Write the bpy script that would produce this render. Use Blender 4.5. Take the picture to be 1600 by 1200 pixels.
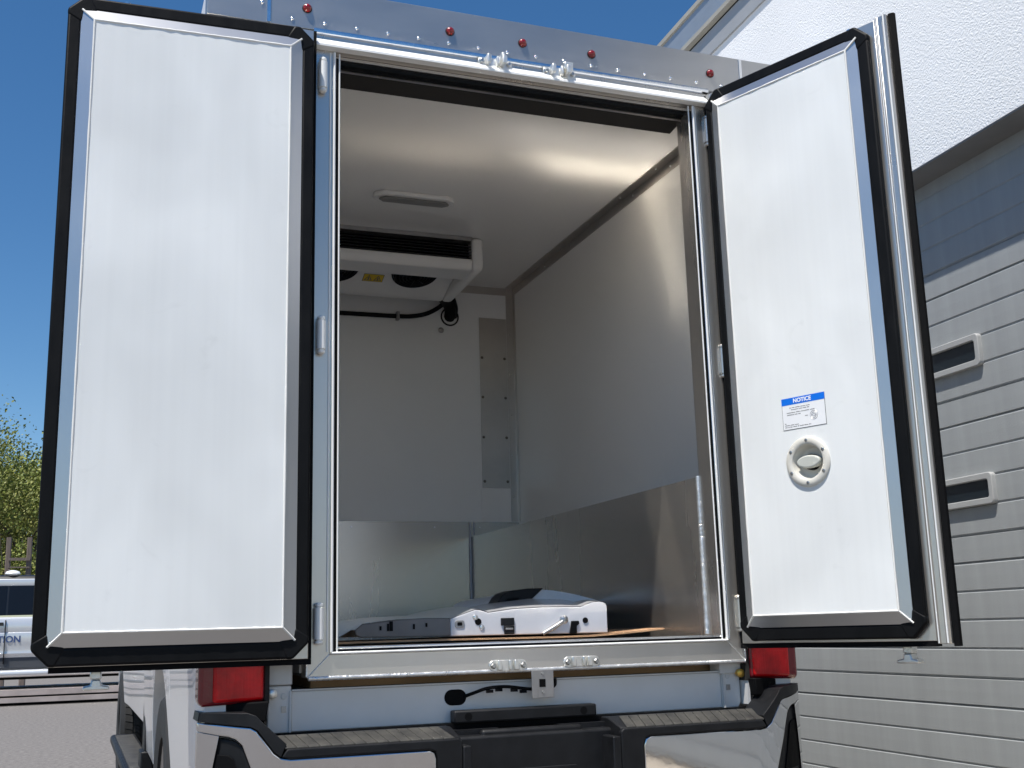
import bpy, bmesh, math, random
from mathutils import Vector, Matrix
R = math.radians
random.seed(7)
S = bpy.context.scene
COL = S.collection
for o in list(bpy.data.objects):
    bpy.data.objects.remove(o)

# ------------------------------------------------------------------ camera, sky, sun, exposure
def make_camera():
    yaw, pitch, roll = R(-20.771), R(12.114), R(-1.616)
    f = Vector((-math.sin(yaw) * math.cos(pitch), math.cos(yaw) * math.cos(pitch), math.sin(pitch)))
    r = Vector((math.cos(yaw), math.sin(yaw), 0)); u = r.cross(f)
    r2 = r * math.cos(roll) + u * math.sin(roll); u2 = -r * math.sin(roll) + u * math.cos(roll)
    cd = bpy.data.cameras.new('camera'); cd.sensor_width = 36; cd.lens = 40.338
    cd.clip_start = .05; cd.clip_end = 2000
    c = bpy.data.objects.new('camera', cd); COL.objects.link(c)
    m = Matrix((r2, u2, -f)).transposed().to_4x4(); m.translation = Vector((-1.3705, -3.4211, 1.0221))
    c.matrix_world = m
    S.camera = c
make_camera()
SUN = Vector((-1.25, -1.0, 3.5)).normalized()          # towards the sun
w = bpy.data.worlds.new('World'); S.world = w; w.use_nodes = True
nt = w.node_tree; bg = nt.nodes['Background']
sky = nt.nodes.new('ShaderNodeTexSky'); sky.sky_type = 'NISHITA'; sky.sun_disc = False
sky.sun_elevation = math.asin(SUN.z); sky.sun_rotation = math.atan2(SUN.x, SUN.y)
sky.altitude = 300; sky.air_density = 1.0; sky.dust_density = .05; sky.ozone_density = 3.0
hs = nt.nodes.new('ShaderNodeHueSaturation'); hs.inputs['Saturation'].default_value = 1.25
nt.links.new(sky.outputs[0], hs.inputs['Color']); nt.links.new(hs.outputs[0], bg.inputs[0]); bg.inputs[1].default_value = .100
sd = bpy.data.lights.new('sun', 'SUN'); sd.energy = 5.0; sd.angle = R(.53); sd.color = (1, .955, .89)
so = bpy.data.objects.new('sun', sd); COL.objects.link(so); so.rotation_euler = SUN.to_track_quat('Z', 'Y').to_euler()
so.location = (-6, -4, 10)
S.view_settings.view_transform = 'Standard'; S.view_settings.look = 'None'
S.view_settings.gamma = 1; S.view_settings.use_curve_mapping = False
S.view_settings.exposure = 0.25
S.render.engine = 'CYCLES'
S.cycles.use_denoising = True
S.cycles.max_bounces = 10; S.cycles.diffuse_bounces = 6; S.cycles.glossy_bounces = 6
S.cycles.sample_clamp_indirect = 0; S.cycles.blur_glossy = 0
S.cycles.use_guiding = True; S.cycles.use_surface_guiding = True; S.cycles.guiding_training_samples = 128   # the sunlit floor reflects light onto ceiling and wall

# ------------------------------------------------------------------ materials
MATS = {}
def M(name, col, rough=.5, metal=0, var=0, vscale=4, stretch=(1, 1, 1), bump=0, bscale=60, bdist=.002, bstretch=None,
      rvar=0, coat=0, spec=.5, aniso=0, emit=0, detail=6, trans=0, ior=1.45, col2=None):
    m = bpy.data.materials.new(name); m.use_nodes = True
    n = m.node_tree.nodes; l = m.node_tree.links; b = n['Principled BSDF']
    b.inputs['Base Color'].default_value = (*col, 1); b.inputs['Roughness'].default_value = rough
    b.inputs['Metallic'].default_value = metal; b.inputs['Coat Weight'].default_value = coat
    b.inputs['Coat Roughness'].default_value = .05
    b.inputs['Specular IOR Level'].default_value = spec
    b.inputs['Anisotropic'].default_value = aniso
    b.inputs['Transmission Weight'].default_value = trans; b.inputs['IOR'].default_value = ior
    tc = n.new('ShaderNodeTexCoord')
    def noise(scale, st, det=detail, rgh=.6):
        mp = n.new('ShaderNodeMapping'); mp.inputs['Scale'].default_value = st
        l.new(tc.outputs['Object'], mp.inputs[0])
        t = n.new('ShaderNodeTexNoise'); t.inputs['Scale'].default_value = scale
        t.inputs['Detail'].default_value = det; t.inputs['Roughness'].default_value = rgh
        l.new(mp.outputs[0], t.inputs['Vector']); return t
    if var or rvar or col2:
        t = noise(vscale, stretch)
        if var or col2:
            r = n.new('ShaderNodeValToRGB')
            r.color_ramp.elements[0].position = .3; r.color_ramp.elements[1].position = .72
            a = tuple(max(0, c * (1 - var)) for c in col); z = tuple(min(1, c * (1 + var)) for c in col)
            if col2: a, z = col, col2
            r.color_ramp.elements[0].color = (*a, 1); r.color_ramp.elements[1].color = (*z, 1)
            l.new(t.outputs['Fac'], r.inputs[0]); l.new(r.outputs[0], b.inputs['Base Color'])
        if rvar:
            mr = n.new('ShaderNodeMapRange'); mr.inputs[1].default_value = .25; mr.inputs[2].default_value = .75
            mr.inputs[3].default_value = max(0, rough - rvar); mr.inputs[4].default_value = rough + rvar
            l.new(t.outputs['Fac'], mr.inputs[0]); l.new(mr.outputs[0], b.inputs['Roughness'])
    if bump:
        t2 = noise(bscale, bstretch or (1, 1, 1), 5 if detail > 1 else 0)
        bp = n.new('ShaderNodeBump'); bp.inputs['Strength'].default_value = bump; bp.inputs['Distance'].default_value = bdist
        l.new(t2.outputs['Fac'], bp.inputs['Height']); l.new(bp.outputs[0], b.inputs['Normal'])
    if emit:
        b.inputs['Emission Color'].default_value = (*col, 1); b.inputs['Emission Strength'].default_value = emit
    MATS[name] = m
    return m
M('aluminium', (.60, .572, .53), .30, .84, var=.06, vscale=3, stretch=(1, 1, .25), rvar=.06, bump=.10, bscale=26, bdist=.0012)
M('aluminium_trim', (.56, .56, .56), .31, .9, var=.04, vscale=2, rvar=.03, detail=2)
M('aluminium_fascia', (.46, .45, .435), .30, .80, var=.05, vscale=2.5, stretch=(1, 1, 4), rvar=.05, bump=.10, bscale=9, bdist=.003)
M('aluminium_kick', (.50, .475, .445), .26, .90, var=.06, vscale=2.5, stretch=(1, 1, .15), rvar=.04)
M('aluminium_liner', (.50, .47, .44), .33, 1, var=.08, vscale=6, rvar=.06, bump=.1, bscale=9, bdist=.002)
M('drip_aluminium', (.84, .84, .82), .55, .15, var=.03, vscale=10)
M('threshold', (.90, .85, .76), .15, 1, bump=.05, bscale=3, bdist=.01)
M('polished', (.82, .82, .82), .16, 1, var=.05, vscale=14, rvar=.08, bump=.25, bscale=60, bdist=.002)
M('weld', (.76, .76, .75), .34, .85, var=.10, vscale=50, rvar=.1, bump=.5, bscale=180, bdist=.003)
M('cast_zinc', (.78, .765, .72), .36, .85, var=.12, vscale=40, rvar=.12, bump=.4, bscale=120, bdist=.002)
M('chrome', (.66, .66, .67), .055, 1, bump=.05, bscale=3, bdist=.01)
M('white_liner', (.78, .765, .735), .24, 0, bump=.10, bscale=.9, bdist=.02, spec=.6, detail=1)
M('white_liner_back', (.74, .735, .72), .36, 0, var=.02, vscale=1.2)
M('white_box_skin', (.78, .79, .80), .35, 0, var=.02, vscale=2)
M('caulk', (.80, .79, .75), .55, 0, bump=.4, bscale=120)
M('caulk_grey', (.42, .45, .52), .45, 0, bump=.4, bscale=120)
M('rubber', (.0055, .0058, .0065), .50, 0, var=.35, vscale=18, stretch=(1, 1, .3), bump=.4, bscale=22, bdist=.002, rvar=.10, spec=.15)
M('rubber_flat', (.005, .005, .0055), .7, 0, spec=.1, bump=.3, bscale=60)
M('black_plastic', (.009, .0095, .011), .50, 0, var=.3, vscale=20, bump=.4, bscale=380, bdist=.0008, rvar=.08, spec=.3)
M('grey_plastic', (.022, .0215, .021), .62, 0, var=.30, vscale=16, bump=.5, bscale=200, bdist=.001, col2=(.075, .071, .062))
M('truck_white', (.80, .81, .82), .28, 0, coat=.8, var=.01, vscale=2)
M('bed_white', (.68, .67, .65), .38, 0, var=.05, vscale=5, rvar=.08)
M('bed_grey_white', (.60, .595, .58), .42, 0, var=.03, vscale=6)
M('red_lens', (.62, .004, .008), .18, 0, coat=.25, spec=.35, var=.45, vscale=9, bump=.55, bscale=9, bstretch=(14, 1, .3), bdist=.004)
M('red_lens_dark', (.16, .004, .010), .12, 0, coat=.7, bump=.4, bscale=70, bdist=.002)
M('marker_red', (.22, .003, .004), .14, 0, coat=.8)
M('glass_dark', (.008, .010, .014), .06, 0, spec=.3)
M('glass_blue', (.010, .016, .022), .05, 0, spec=.35)
M('tyre', (.020, .020, .020), .75, 0, var=.3, vscale=12, bump=.4, bscale=90)
M('rim', (.45, .45, .46), .3, 1)
M('slat_grey', (.315, .330, .335), .5, 0, var=.085, vscale=3, stretch=(3.6, 1, .22), bump=.35, bscale=130, bdist=.0012, rvar=.06)
M('window_frame_grey', (.37, .375, .37), .5, 0, var=.04, bump=.2, bscale=90)
M('soffit_shade_roof_grey', (.20, .20, .20), .55, 0, var=.1, vscale=4)  # plain grey for the roof; under the lintel it stands in for shade
M('gutter', (.42, .42, .415), .45, .3, var=.06, vscale=4)
M('gutter_tan', (.36, .34, .29), .5, 0, var=.08, vscale=5)
M('gutter_blue', (.36, .40, .44), .35, .4, var=.05, vscale=4)
M('soffit_white', (.70, .71, .73), .6, 0, var=.02)
M('apron_concrete', (.46, .40, .32), .85, 0, var=.12, vscale=6, bump=.4, bscale=60)
M('asphalt', (.185, .171, .159), .9, 0, var=.38, vscale=22, bump=.9, bscale=60, bdist=.012, detail=12)
M('plywood', (.36, .23, .12), .75, 0, var=.2, vscale=12, stretch=(.3, 2, 2))
M('cardboard', (.34, .20, .11), .8, 0, var=.15, vscale=10)
M('lamp_lens', (.20, .195, .185), .35)
M('louvre', (.045, .045, .046), .4)
M('tailgate_paint', (.60, .60, .62), .32, 0, coat=.5, var=.06, vscale=9)
M('unit_white', (.74, .725, .70), .45, 0, var=.02, vscale=6)
M('steel_plate', (.36, .35, .345), .42, .85, var=.1, vscale=20, rvar=.08)
M('sign_blue', (.0, .16, .74), .45)
M('sign_white', (.84, .85, .86), .45)
M('ink', (.10, .10, .10), .6)
M('ink_white', (.9, .9, .9), .5)
M('beige_plastic', (.66, .64, .575), .40, 0, var=.03, vscale=30)
M('beige_knob', (.52, .53, .48), .40, 0, var=.03, vscale=30)
M('screw_steel', (.45, .45, .44), .3, 1)
M('dark_screw', (.16, .14, .12), .4, 1)
M('yellow_label', (.68, .46, .015), .5)
M('brass', (.70, .42, .08), .35, .7, var=.2, vscale=60)
M('silver_paint', (.66, .67, .68), .26, .35, coat=.8, bump=.04, bscale=1.5, bdist=.02)
M('roof_black', (.010, .011, .013), .35, 0, coat=.3)
M('cladding', (.06, .063, .07), .5, 0)
M('deck_steel', (.40, .345, .32), .7, 0, var=.2, vscale=3)
M('lettering_blue', (.04, .075, .20), .5)
M('weathered_wood', (.16, .125, .105), .85, 0, var=.25, vscale=8, stretch=(4, 4, .5), bump=.5, bscale=30)
M('bark', (.085, .068, .052), .95, 0, var=.35, vscale=6, stretch=(3, 3, .6), bump=.6, bscale=14, bdist=.02)
M('leaves', (.15, .185, .030), .6, 0, var=.30, vscale=.8)
M('leaves_pale', (.27, .28, .075), .6, 0, var=.30, vscale=.8)
M('leaves_dark', (.060, .090, .022), .6, 0, var=.35, vscale=.8)
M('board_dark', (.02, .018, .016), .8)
def stucco_material():
    m = bpy.data.materials.new('stucco'); m.use_nodes = True
    n = m.node_tree.nodes; l = m.node_tree.links; b = n['Principled BSDF']
    b.inputs['Base Color'].default_value = (.80, .80, .81, 1); b.inputs['Roughness'].default_value = .85
    tc = n.new('ShaderNodeTexCoord')
    t1 = n.new('ShaderNodeTexNoise'); t1.inputs['Scale'].default_value = 105; t1.inputs['Detail'].default_value = 3; t1.inputs['Distortion'].default_value = .8
    v = n.new('ShaderNodeTexVoronoi'); v.inputs['Scale'].default_value = 130; v.feature = 'SMOOTH_F1'
    mx = n.new('ShaderNodeMix'); mx.data_type = 'FLOAT'; mx.inputs[0].default_value = .45
    bp = n.new('ShaderNodeBump'); bp.inputs['Strength'].default_value = .75; bp.inputs['Distance'].default_value = .006
    for t in (t1, v): l.new(tc.outputs['Object'], t.inputs['Vector'])
    l.new(t1.outputs['Fac'], mx.inputs[2]); l.new(v.outputs['Distance'], mx.inputs[3])
    t3 = n.new('ShaderNodeTexNoise'); t3.inputs['Scale'].default_value = 1.1; t3.inputs['Detail'].default_value = 4
    r3 = n.new('ShaderNodeValToRGB'); r3.color_ramp.elements[0].position = .35; r3.color_ramp.elements[1].position = .65
    r3.color_ramp.elements[0].color = (.80, .80, .80, 1); r3.color_ramp.elements[1].color = (.86, .86, .86, 1)
    l.new(tc.outputs['Object'], t3.inputs['Vector']); l.new(t3.outputs['Fac'], r3.inputs[0]); l.new(r3.outputs[0], b.inputs['Base Color'])
    l.new(mx.outputs[0], bp.inputs['Height']); l.new(bp.outputs[0], b.inputs['Normal'])
    MATS['stucco'] = m
stucco_material()
def door_panel_material():
    m = bpy.data.materials.new('white_door_panel'); m.use_nodes = True
    n = m.node_tree.nodes; l = m.node_tree.links; b = n['Principled BSDF']
    tc = n.new('ShaderNodeTexCoord')
    def noise(scale, st, det, dist=0):
        mp = n.new('ShaderNodeMapping'); mp.inputs['Scale'].default_value = st; l.new(tc.outputs['Object'], mp.inputs[0])
        t = n.new('ShaderNodeTexNoise'); t.inputs['Scale'].default_value = scale; t.inputs['Detail'].default_value = det; t.inputs['Distortion'].default_value = dist
        l.new(mp.outputs[0], t.inputs['Vector']); return t.outputs['Fac']
    def ramp(f, p0, p1, v0, v1):
        r = n.new('ShaderNodeMapRange'); r.inputs[1].default_value = p0; r.inputs[2].default_value = p1; r.inputs[3].default_value = v0; r.inputs[4].default_value = v1
        l.new(f, r.inputs[0]); return r.outputs[0]
    def mul(x, y):
        k = n.new('ShaderNodeMath'); k.operation = 'MULTIPLY'; l.new(x, k.inputs[0]); l.new(y, k.inputs[1]); return k.outputs[0]
    f = mul(ramp(noise(2.6, (1.3, 1, .8), 2, .4), .32, .68, .915, 1.03), ramp(noise(26, (2.2, 1, .035), 2), .3, .7, .986, 1.008))
    f = mul(f, ramp(noise(9, (1, 1, 1), 5, 1.2), .66, .82, 1.0, .93))
    mx = n.new('ShaderNodeVectorMath'); mx.operation = 'SCALE'; mx.inputs[0].default_value = (.815, .83, .82); l.new(f, mx.inputs['Scale'])
    l.new(mx.outputs[0], b.inputs['Base Color'])
    l.new(ramp(noise(4, (1, 1, .5), 3), .3, .7, .36, .48), b.inputs['Roughness'])
    bp = n.new('ShaderNodeBump'); bp.inputs['Strength'].default_value = .22; bp.inputs['Distance'].default_value = .03
    l.new(noise(2.6, (1, 1, .8), 0), bp.inputs['Height']); l.new(bp.outputs[0], b.inputs['Normal'])
    MATS['white_door_panel'] = m
door_panel_material()

# ------------------------------------------------------------------ mesh helpers
class MB:
    def __init__(s): s.v = []; s.f = []; s.m = []
    def add(s, vs, fs, m=0):
        o = len(s.v); s.v += [tuple(p) for p in vs]
        for f in fs: s.f.append(tuple(i + o for i in f)); s.m.append(m)
        return s
    def box(s, x0, x1, y0, y1, z0, z1, m=0):
        return s.add([(x, y, z) for x in (x0, x1) for y in (y0, y1) for z in (z0, z1)],
                     [(0, 1, 3, 2), (4, 6, 7, 5), (0, 4, 5, 1), (2, 3, 7, 6), (0, 2, 6, 4), (1, 5, 7, 3)], m)
    def prism(s, poly, a0, a1, axis='y', m=0, top=None):
        def P(p, a): return {'x': (a, p[0], p[1]), 'y': (p[0], a, p[1]), 'z': (p[0], p[1], a)}[axis]
        n = len(poly); q = top or poly
        vs = [P(p, a0) for p in poly] + [P(p, a1) for p in q]
        fs = [tuple(range(n))[::-1], tuple(range(n, 2 * n))] + [(i, (i + 1) % n, n + (i + 1) % n, n + i) for i in range(n)]
        return s.add(vs, fs, m)
    def tube(s, pts, r, n=8, m=0):
        pts = [Vector(p) for p in pts]; k = len(pts); vs = []; fs = []
        rs = r if isinstance(r, (list, tuple)) else [r] * k
        up = None
        for i, p in enumerate(pts):
            t = (pts[min(i + 1, k - 1)] - pts[max(i - 1, 0)]).normalized()
            if up is None: up = Vector((0, 0, 1)) if abs(t.z) < .9 else Vector((1, 0, 0))
            a = t.cross(up).normalized(); b = a.cross(t).normalized(); up = b
            for j in range(n):
                th = 2 * math.pi * j / n
                vs.append(p + (a * math.cos(th) + b * math.sin(th)) * rs[i])
        for i in range(k - 1):
            for j in range(n):
                fs.append((i * n + j, i * n + (j + 1) % n, (i + 1) * n + (j + 1) % n, (i + 1) * n + j))
        fs += [tuple(range(n))[::-1], tuple(range((k - 1) * n, k * n))]
        return s.add(vs, fs, m)
    def lathe(s, prof, c=(0, 0, 0), axis=(0, 0, 1), n=24, m=0, ring=False):
        ax = Vector(axis).normalized(); a = ax.orthogonal().normalized(); b = ax.cross(a); c = Vector(c)
        vs = []; fs = []; k = len(prof)
        for r, h in prof:
            for j in range(n):
                th = 2 * math.pi * j / n; vs.append(c + ax * h + (a * math.cos(th) + b * math.sin(th)) * max(r, 1e-5))
        for i in range(k - 1):
            for j in range(n):
                fs.append((i * n + j, i * n + (j + 1) % n, (i + 1) * n + (j + 1) % n, (i + 1) * n + j))
        if ring:
            fs += [((k - 1) * n + j, (k - 1) * n + (j + 1) % n, (j + 1) % n, j) for j in range(n)]
        else: fs += [tuple(range(n))[::-1], tuple(range((k - 1) * n, k * n))]
        return s.add(vs, fs, m)
    def grid(s, fn, nu, nv, m=0, closed_u=False):
        vs = [fn(i / (nu - 1), j / (nv - 1)) for i in range(nu) for j in range(nv)]
        fs = [(i * nv + j, (i + 1) * nv + j, (i + 1) * nv + j + 1, i * nv + j + 1) for i in range(nu - 1) for j in range(nv - 1)]
        return s.add(vs, fs, m)
    def flip(s, sx):
        if sx < 0: s.v = [(-x, y, z) for x, y, z in s.v]
        return s
    def shift(s, d):
        s.v = [(x + d[0], y + d[1], z + d[2]) for x, y, z in s.v]; return s
    def mesh(s, name, mats, smooth=0, merge=0):
        me = bpy.data.meshes.new(name); me.from_pydata(s.v, [], s.f)
        for m in mats: me.materials.append(MATS[m] if isinstance(m, str) else m)
        me.polygons.foreach_set('material_index', s.m)
        bm = bmesh.new(); bm.from_mesh(me)
        if merge: bmesh.ops.remove_doubles(bm, verts=bm.verts, dist=merge)
        bmesh.ops.recalc_face_normals(bm, faces=bm.faces); bm.to_mesh(me); bm.free()
        if smooth:
            me.polygons.foreach_set('use_smooth', [True] * len(me.polygons)); me.set_sharp_from_angle(angle=R(smooth))
        me.update(); return me
    def build(s, name, mats, parent=None, bevel=0, smooth=0, seg=2, merge=0):
        if isinstance(mats, str): mats = [mats]
        return put(name, s.mesh(name, mats, smooth or (40 if bevel else 0), merge), parent, bevel, seg)
def put(name, me, parent=None, bevel=0, seg=2):
    o = bpy.data.objects.new(name, me); COL.objects.link(o)
    if parent: o.parent = parent
    if bevel:
        b = o.modifiers.new('bevel', 'BEVEL'); b.width = bevel; b.segments = seg; b.limit_method = 'ANGLE'; b.angle_limit = R(35)
        b.harden_normals = False
    return o
def empty(name, loc=(0, 0, 0), rz=0, parent=None):
    o = bpy.data.objects.new(name, None); COL.objects.link(o); o.location = loc; o.rotation_euler = (0, 0, rz); o.empty_display_size = .2
    if parent: o.parent = parent
    return o
def tag(o, label, cat, group=None, kind=None):
    o['label'] = label; o['category'] = cat
    if group: o['group'] = group
    if kind: o['kind'] = kind
    return o
def structure(o, label=None):
    o['kind'] = 'structure'
    if label: o['label'] = label
    return o
def text_mesh(body, size, thick=.0006, bold=0):
    c = bpy.data.curves.new('lettering', 'FONT'); c.body = body; c.size = size; c.extrude = thick; c.align_x = 'CENTER'; c.align_y = 'CENTER'; c.offset = bold
    o = bpy.data.objects.new('lettering', c); COL.objects.link(o)
    me = bpy.data.meshes.new_from_object(o.evaluated_get(bpy.context.evaluated_depsgraph_get()))
    bpy.data.objects.remove(o); bpy.data.curves.remove(c)
    return me
def frame_ring(rect_o, rect_i, ho, hi, back, plane, mats, names, parent, bevel=0):
    """four mitred pieces between an outer and an inner rectangle (u, z); front heights ho / hi, back height"""
    (a0, b0, a1, b1) = rect_o; (c0, d0, c1, d1) = rect_i
    O = [(a0, b0), (a1, b0), (a1, b1), (a0, b1)]; I = [(c0, d0), (c1, d0), (c1, d1), (c0, d1)]
    out = []
    for k in range(4):
        o1, o2, i2, i1 = O[k], O[(k + 1) % 4], I[(k + 1) % 4], I[k]
        mb = MB(); vs = [plane(*o1, ho), plane(*o2, ho), plane(*i2, hi), plane(*i1, hi), plane(*o1, back), plane(*o2, back), plane(*i2, back), plane(*i1, back)]
        mb.add(vs, [(0, 1, 2, 3), (7, 6, 5, 4), (0, 4, 5, 1), (1, 5, 6, 2), (2, 6, 7, 3), (3, 7, 4, 0)])
        out.append(mb.build(names, mats, parent, bevel))
    return out
def ring_mesh(mb, outer, inner, v0, v1, P, m=0):
    n = len(outer)
    vs = [P(*p, v0) for p in outer] + [P(*p, v0) for p in inner] + [P(*p, v1) for p in outer] + [P(*p, v1) for p in inner]
    fs = []
    for i in range(n):
        j = (i + 1) % n
        fs += [(i, j, n + j, n + i), (2 * n + i, 3 * n + i, 3 * n + j, 2 * n + j), (i, 2 * n + i, 2 * n + j, j), (n + i, n + j, 3 * n + j, 3 * n + i)]
    mb.add(vs, fs, m); return mb
def chamfer_rect(a0, b0, a1, b1, c):
    return [(a0 + c, b0), (a1 - c, b0), (a1, b0 + c), (a1, b1 - c), (a1 - c, b1), (a0 + c, b1), (a0, b1 - c), (a0, b0 + c)]
def round_rect(a0, b0, a1, b1, r, n=5):
    out = []
    for (cx, cy, t0) in ((a1 - r, b0 + r, -90), (a1 - r, b1 - r, 0), (a0 + r, b1 - r, 90), (a0 + r, b0 + r, 180)):
        for k in range(n + 1):
            t = R(t0 + 90 * k / n); out.append((cx + r * math.cos(t), cy + r * math.sin(t)))
    return out
def weld_bead(p0, p1, r, name, parent, step=.0042):
    p0, p1 = Vector(p0), Vector(p1); n = max(4, int((p1 - p0).length / step))
    pts = [p0.lerp(p1, i / n) + Vector((random.uniform(-1, 1), random.uniform(-1, 1), random.uniform(-1, 1))) * r * .07 for i in range(n + 1)]
    return MB().tube(pts, [r * (1.06 if i % 2 else .88) * random.uniform(.94, 1.06) for i in range(n + 1)], 7).build(name, 'weld', parent, smooth=60)
def dome(r, h, n=14, k=4):
    return [(r * math.cos(i / k * math.pi / 2), h * math.sin(i / k * math.pi / 2)) for i in range(k + 1)]

# ------------------------------------------------------------------ ground
def build_ground():
    mb = MB(); mb.grid(lambda u, v: (-300 + 600 * u, -300 + 800 * v, 0), 3, 3)
    structure(mb.build('asphalt_ground', 'asphalt'), 'worn grey asphalt lot under the truck')
build_ground()

# ------------------------------------------------------------------ workshop building with overhead door (local x along the wall, local y towards the truck)
def build_workshop():
    b = tag(empty('workshop_building', (2.2, 0, 0), R(87.6)), 'white stucco workshop with grey overhead door beside the truck', 'building')
    X0, X1 = -4.3, 3.3; D = .16
    # lintel wall above the opening, piers either side
    MB().prism([(D, 2.993), (D, 4.46), (-.10, 4.46), (-.10, 2.993)], -9, 9, 'x').build('stucco_wall', 'stucco', b)
    MB().box(X1, 9, -.10, D, -.05, 2.9929).build('stucco_pier', 'stucco', b)
    MB().box(-9, X0, -.10, D, -.05, 2.9929).build('stucco_pier', 'stucco', b)
    MB().box(X0 + .002, X1 - .002, -.03, D - .003, 2.986, 2.9925).build('lintel_soffit', 'soffit_shade_roof_grey', b)  # light-painted stucco return, its shade put into the dark grey colour
    MB().box(-9, 9, -3.0, -.10, -.05, 4.46).build('rear_block', 'stucco', b)
    MB().box(-9.2, 9.2, .05, D + .014, 4.452, 4.598).build('parapet_band', 'gutter', b)
    MB().box(-9.2, 9.2, .05, D + .016, 4.599, 4.606).build('parapet_shadow_gap', 'rubber_flat', b)
    MB().prism([(D + .016, 4.607), (D + .045, 4.617), (D + .045, 4.645), (.05, 4.645), (.05, 4.607)], -9.2, 9.2, 'x').build('coping_drip', 'gutter_tan', b)
    MB().prism([(D + .044, 4.646), (D + .052, 4.785), (.05, 4.785), (.05, 4.646)], -9.2, 9.2, 'x').build('coping_face', 'gutter_blue', b)
    MB().prism([(D + .052, 4.786), (D + .064, 4.792), (D + .064, 4.822), (D + .045, 4.835), (.05, 4.835), (.05, 4.786)], -9.2, 9.2, 'x').build('coping_lip', 'gutter_tan', b)
    MB().box(-9.2, 9.2, -3.0, .05, 4.46, 4.79).build('roof', 'soffit_shade_roof_grey', b)
    # sectional door
    door = MB().box(X0, X1, -.06, -.028, 0.0, 3.0).build('overhead_door', 'rubber_flat', b)
    door['label'] = 'grey sectional overhead door with narrow windows'
    sp = .1195; zs = [2.445 - sp * k for k in range(-5, 21)]
    zs = sorted(z for z in zs)
    meshes = {}
    for k in range(len(zs) - 1):
        z0, z1 = zs[k], zs[k + 1]
        joint = ((len(zs) - 1 - k) % 5 == 0)
        g = .0030 if not joint else .0042
        key = joint
        if key not in meshes:
            h = sp
            prof = [(-.027, .0001), (-.0035 if not joint else -.008, .0001), (-.0035 if not joint else -.008, g * .8), (0, g + .004), (.0005, h * .5), (0, h - g - .003), (-.0035 if not joint else -.008, h - g), (-.0035 if not joint else -.008, h - .0001), (-.027, h - .0001)]
            mb = MB().prism(prof, X0, X1, 'x'); meshes[key] = mb.mesh('slat', ['slat_grey'])
        o = put('slat', meshes[key], door); o.location.z = z0
    # bottom slat and rubber
    MB().box(X0, X1, -.028, 0, .03, zs[0] - .003).build('bottom_rail', 'slat_grey', door)
    for (x0, z0, z1) in ((.338, 2.076, 2.217), (.350, 1.486, 1.619), (1.60, 2.076, 2.217), (1.60, 1.486, 1.619), (-.95, 2.076, 2.217), (-.95, 1.486, 1.619), (-2.2, 2.076, 2.217), (-2.2, 1.486, 1.619), (-3.45, 2.076, 2.217), (-3.45, 1.486, 1.619)):
        x1 = x0 + .66
        mb = MB(); ring_mesh(mb, round_rect(x0, z0, x1, z1, .018), round_rect(x0 + .026, z0 + .028, x1 - .026, z1 - .028, .013), -.02, .022, lambda a, c, h: (a, h, c))
        fr = mb.build('window', 'window_frame_grey', door, bevel=.004)
        MB().box(x0 + .02, x1 - .02, .0015, .006, z0 + .022, z1 - .022).build('window_pane', 'glass_blue', door)
    for x in (X0 + .35, X1 - .35): pass
build_workshop()
def build_apron():
    q = MB(); a = R(2.4)
    def P(lx, d): return (2.2 - math.cos(a) * d + math.sin(a) * lx, math.sin(a) * d + math.cos(a) * lx, .004)
    q.add([P(-9, -.1), P(9, -.1), P(9, .50), P(-9, .50)], [(0, 1, 2, 3)])
    structure(q.build('concrete_apron', 'apron_concrete'), 'pale tan concrete apron along the workshop wall')
build_apron()

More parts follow.
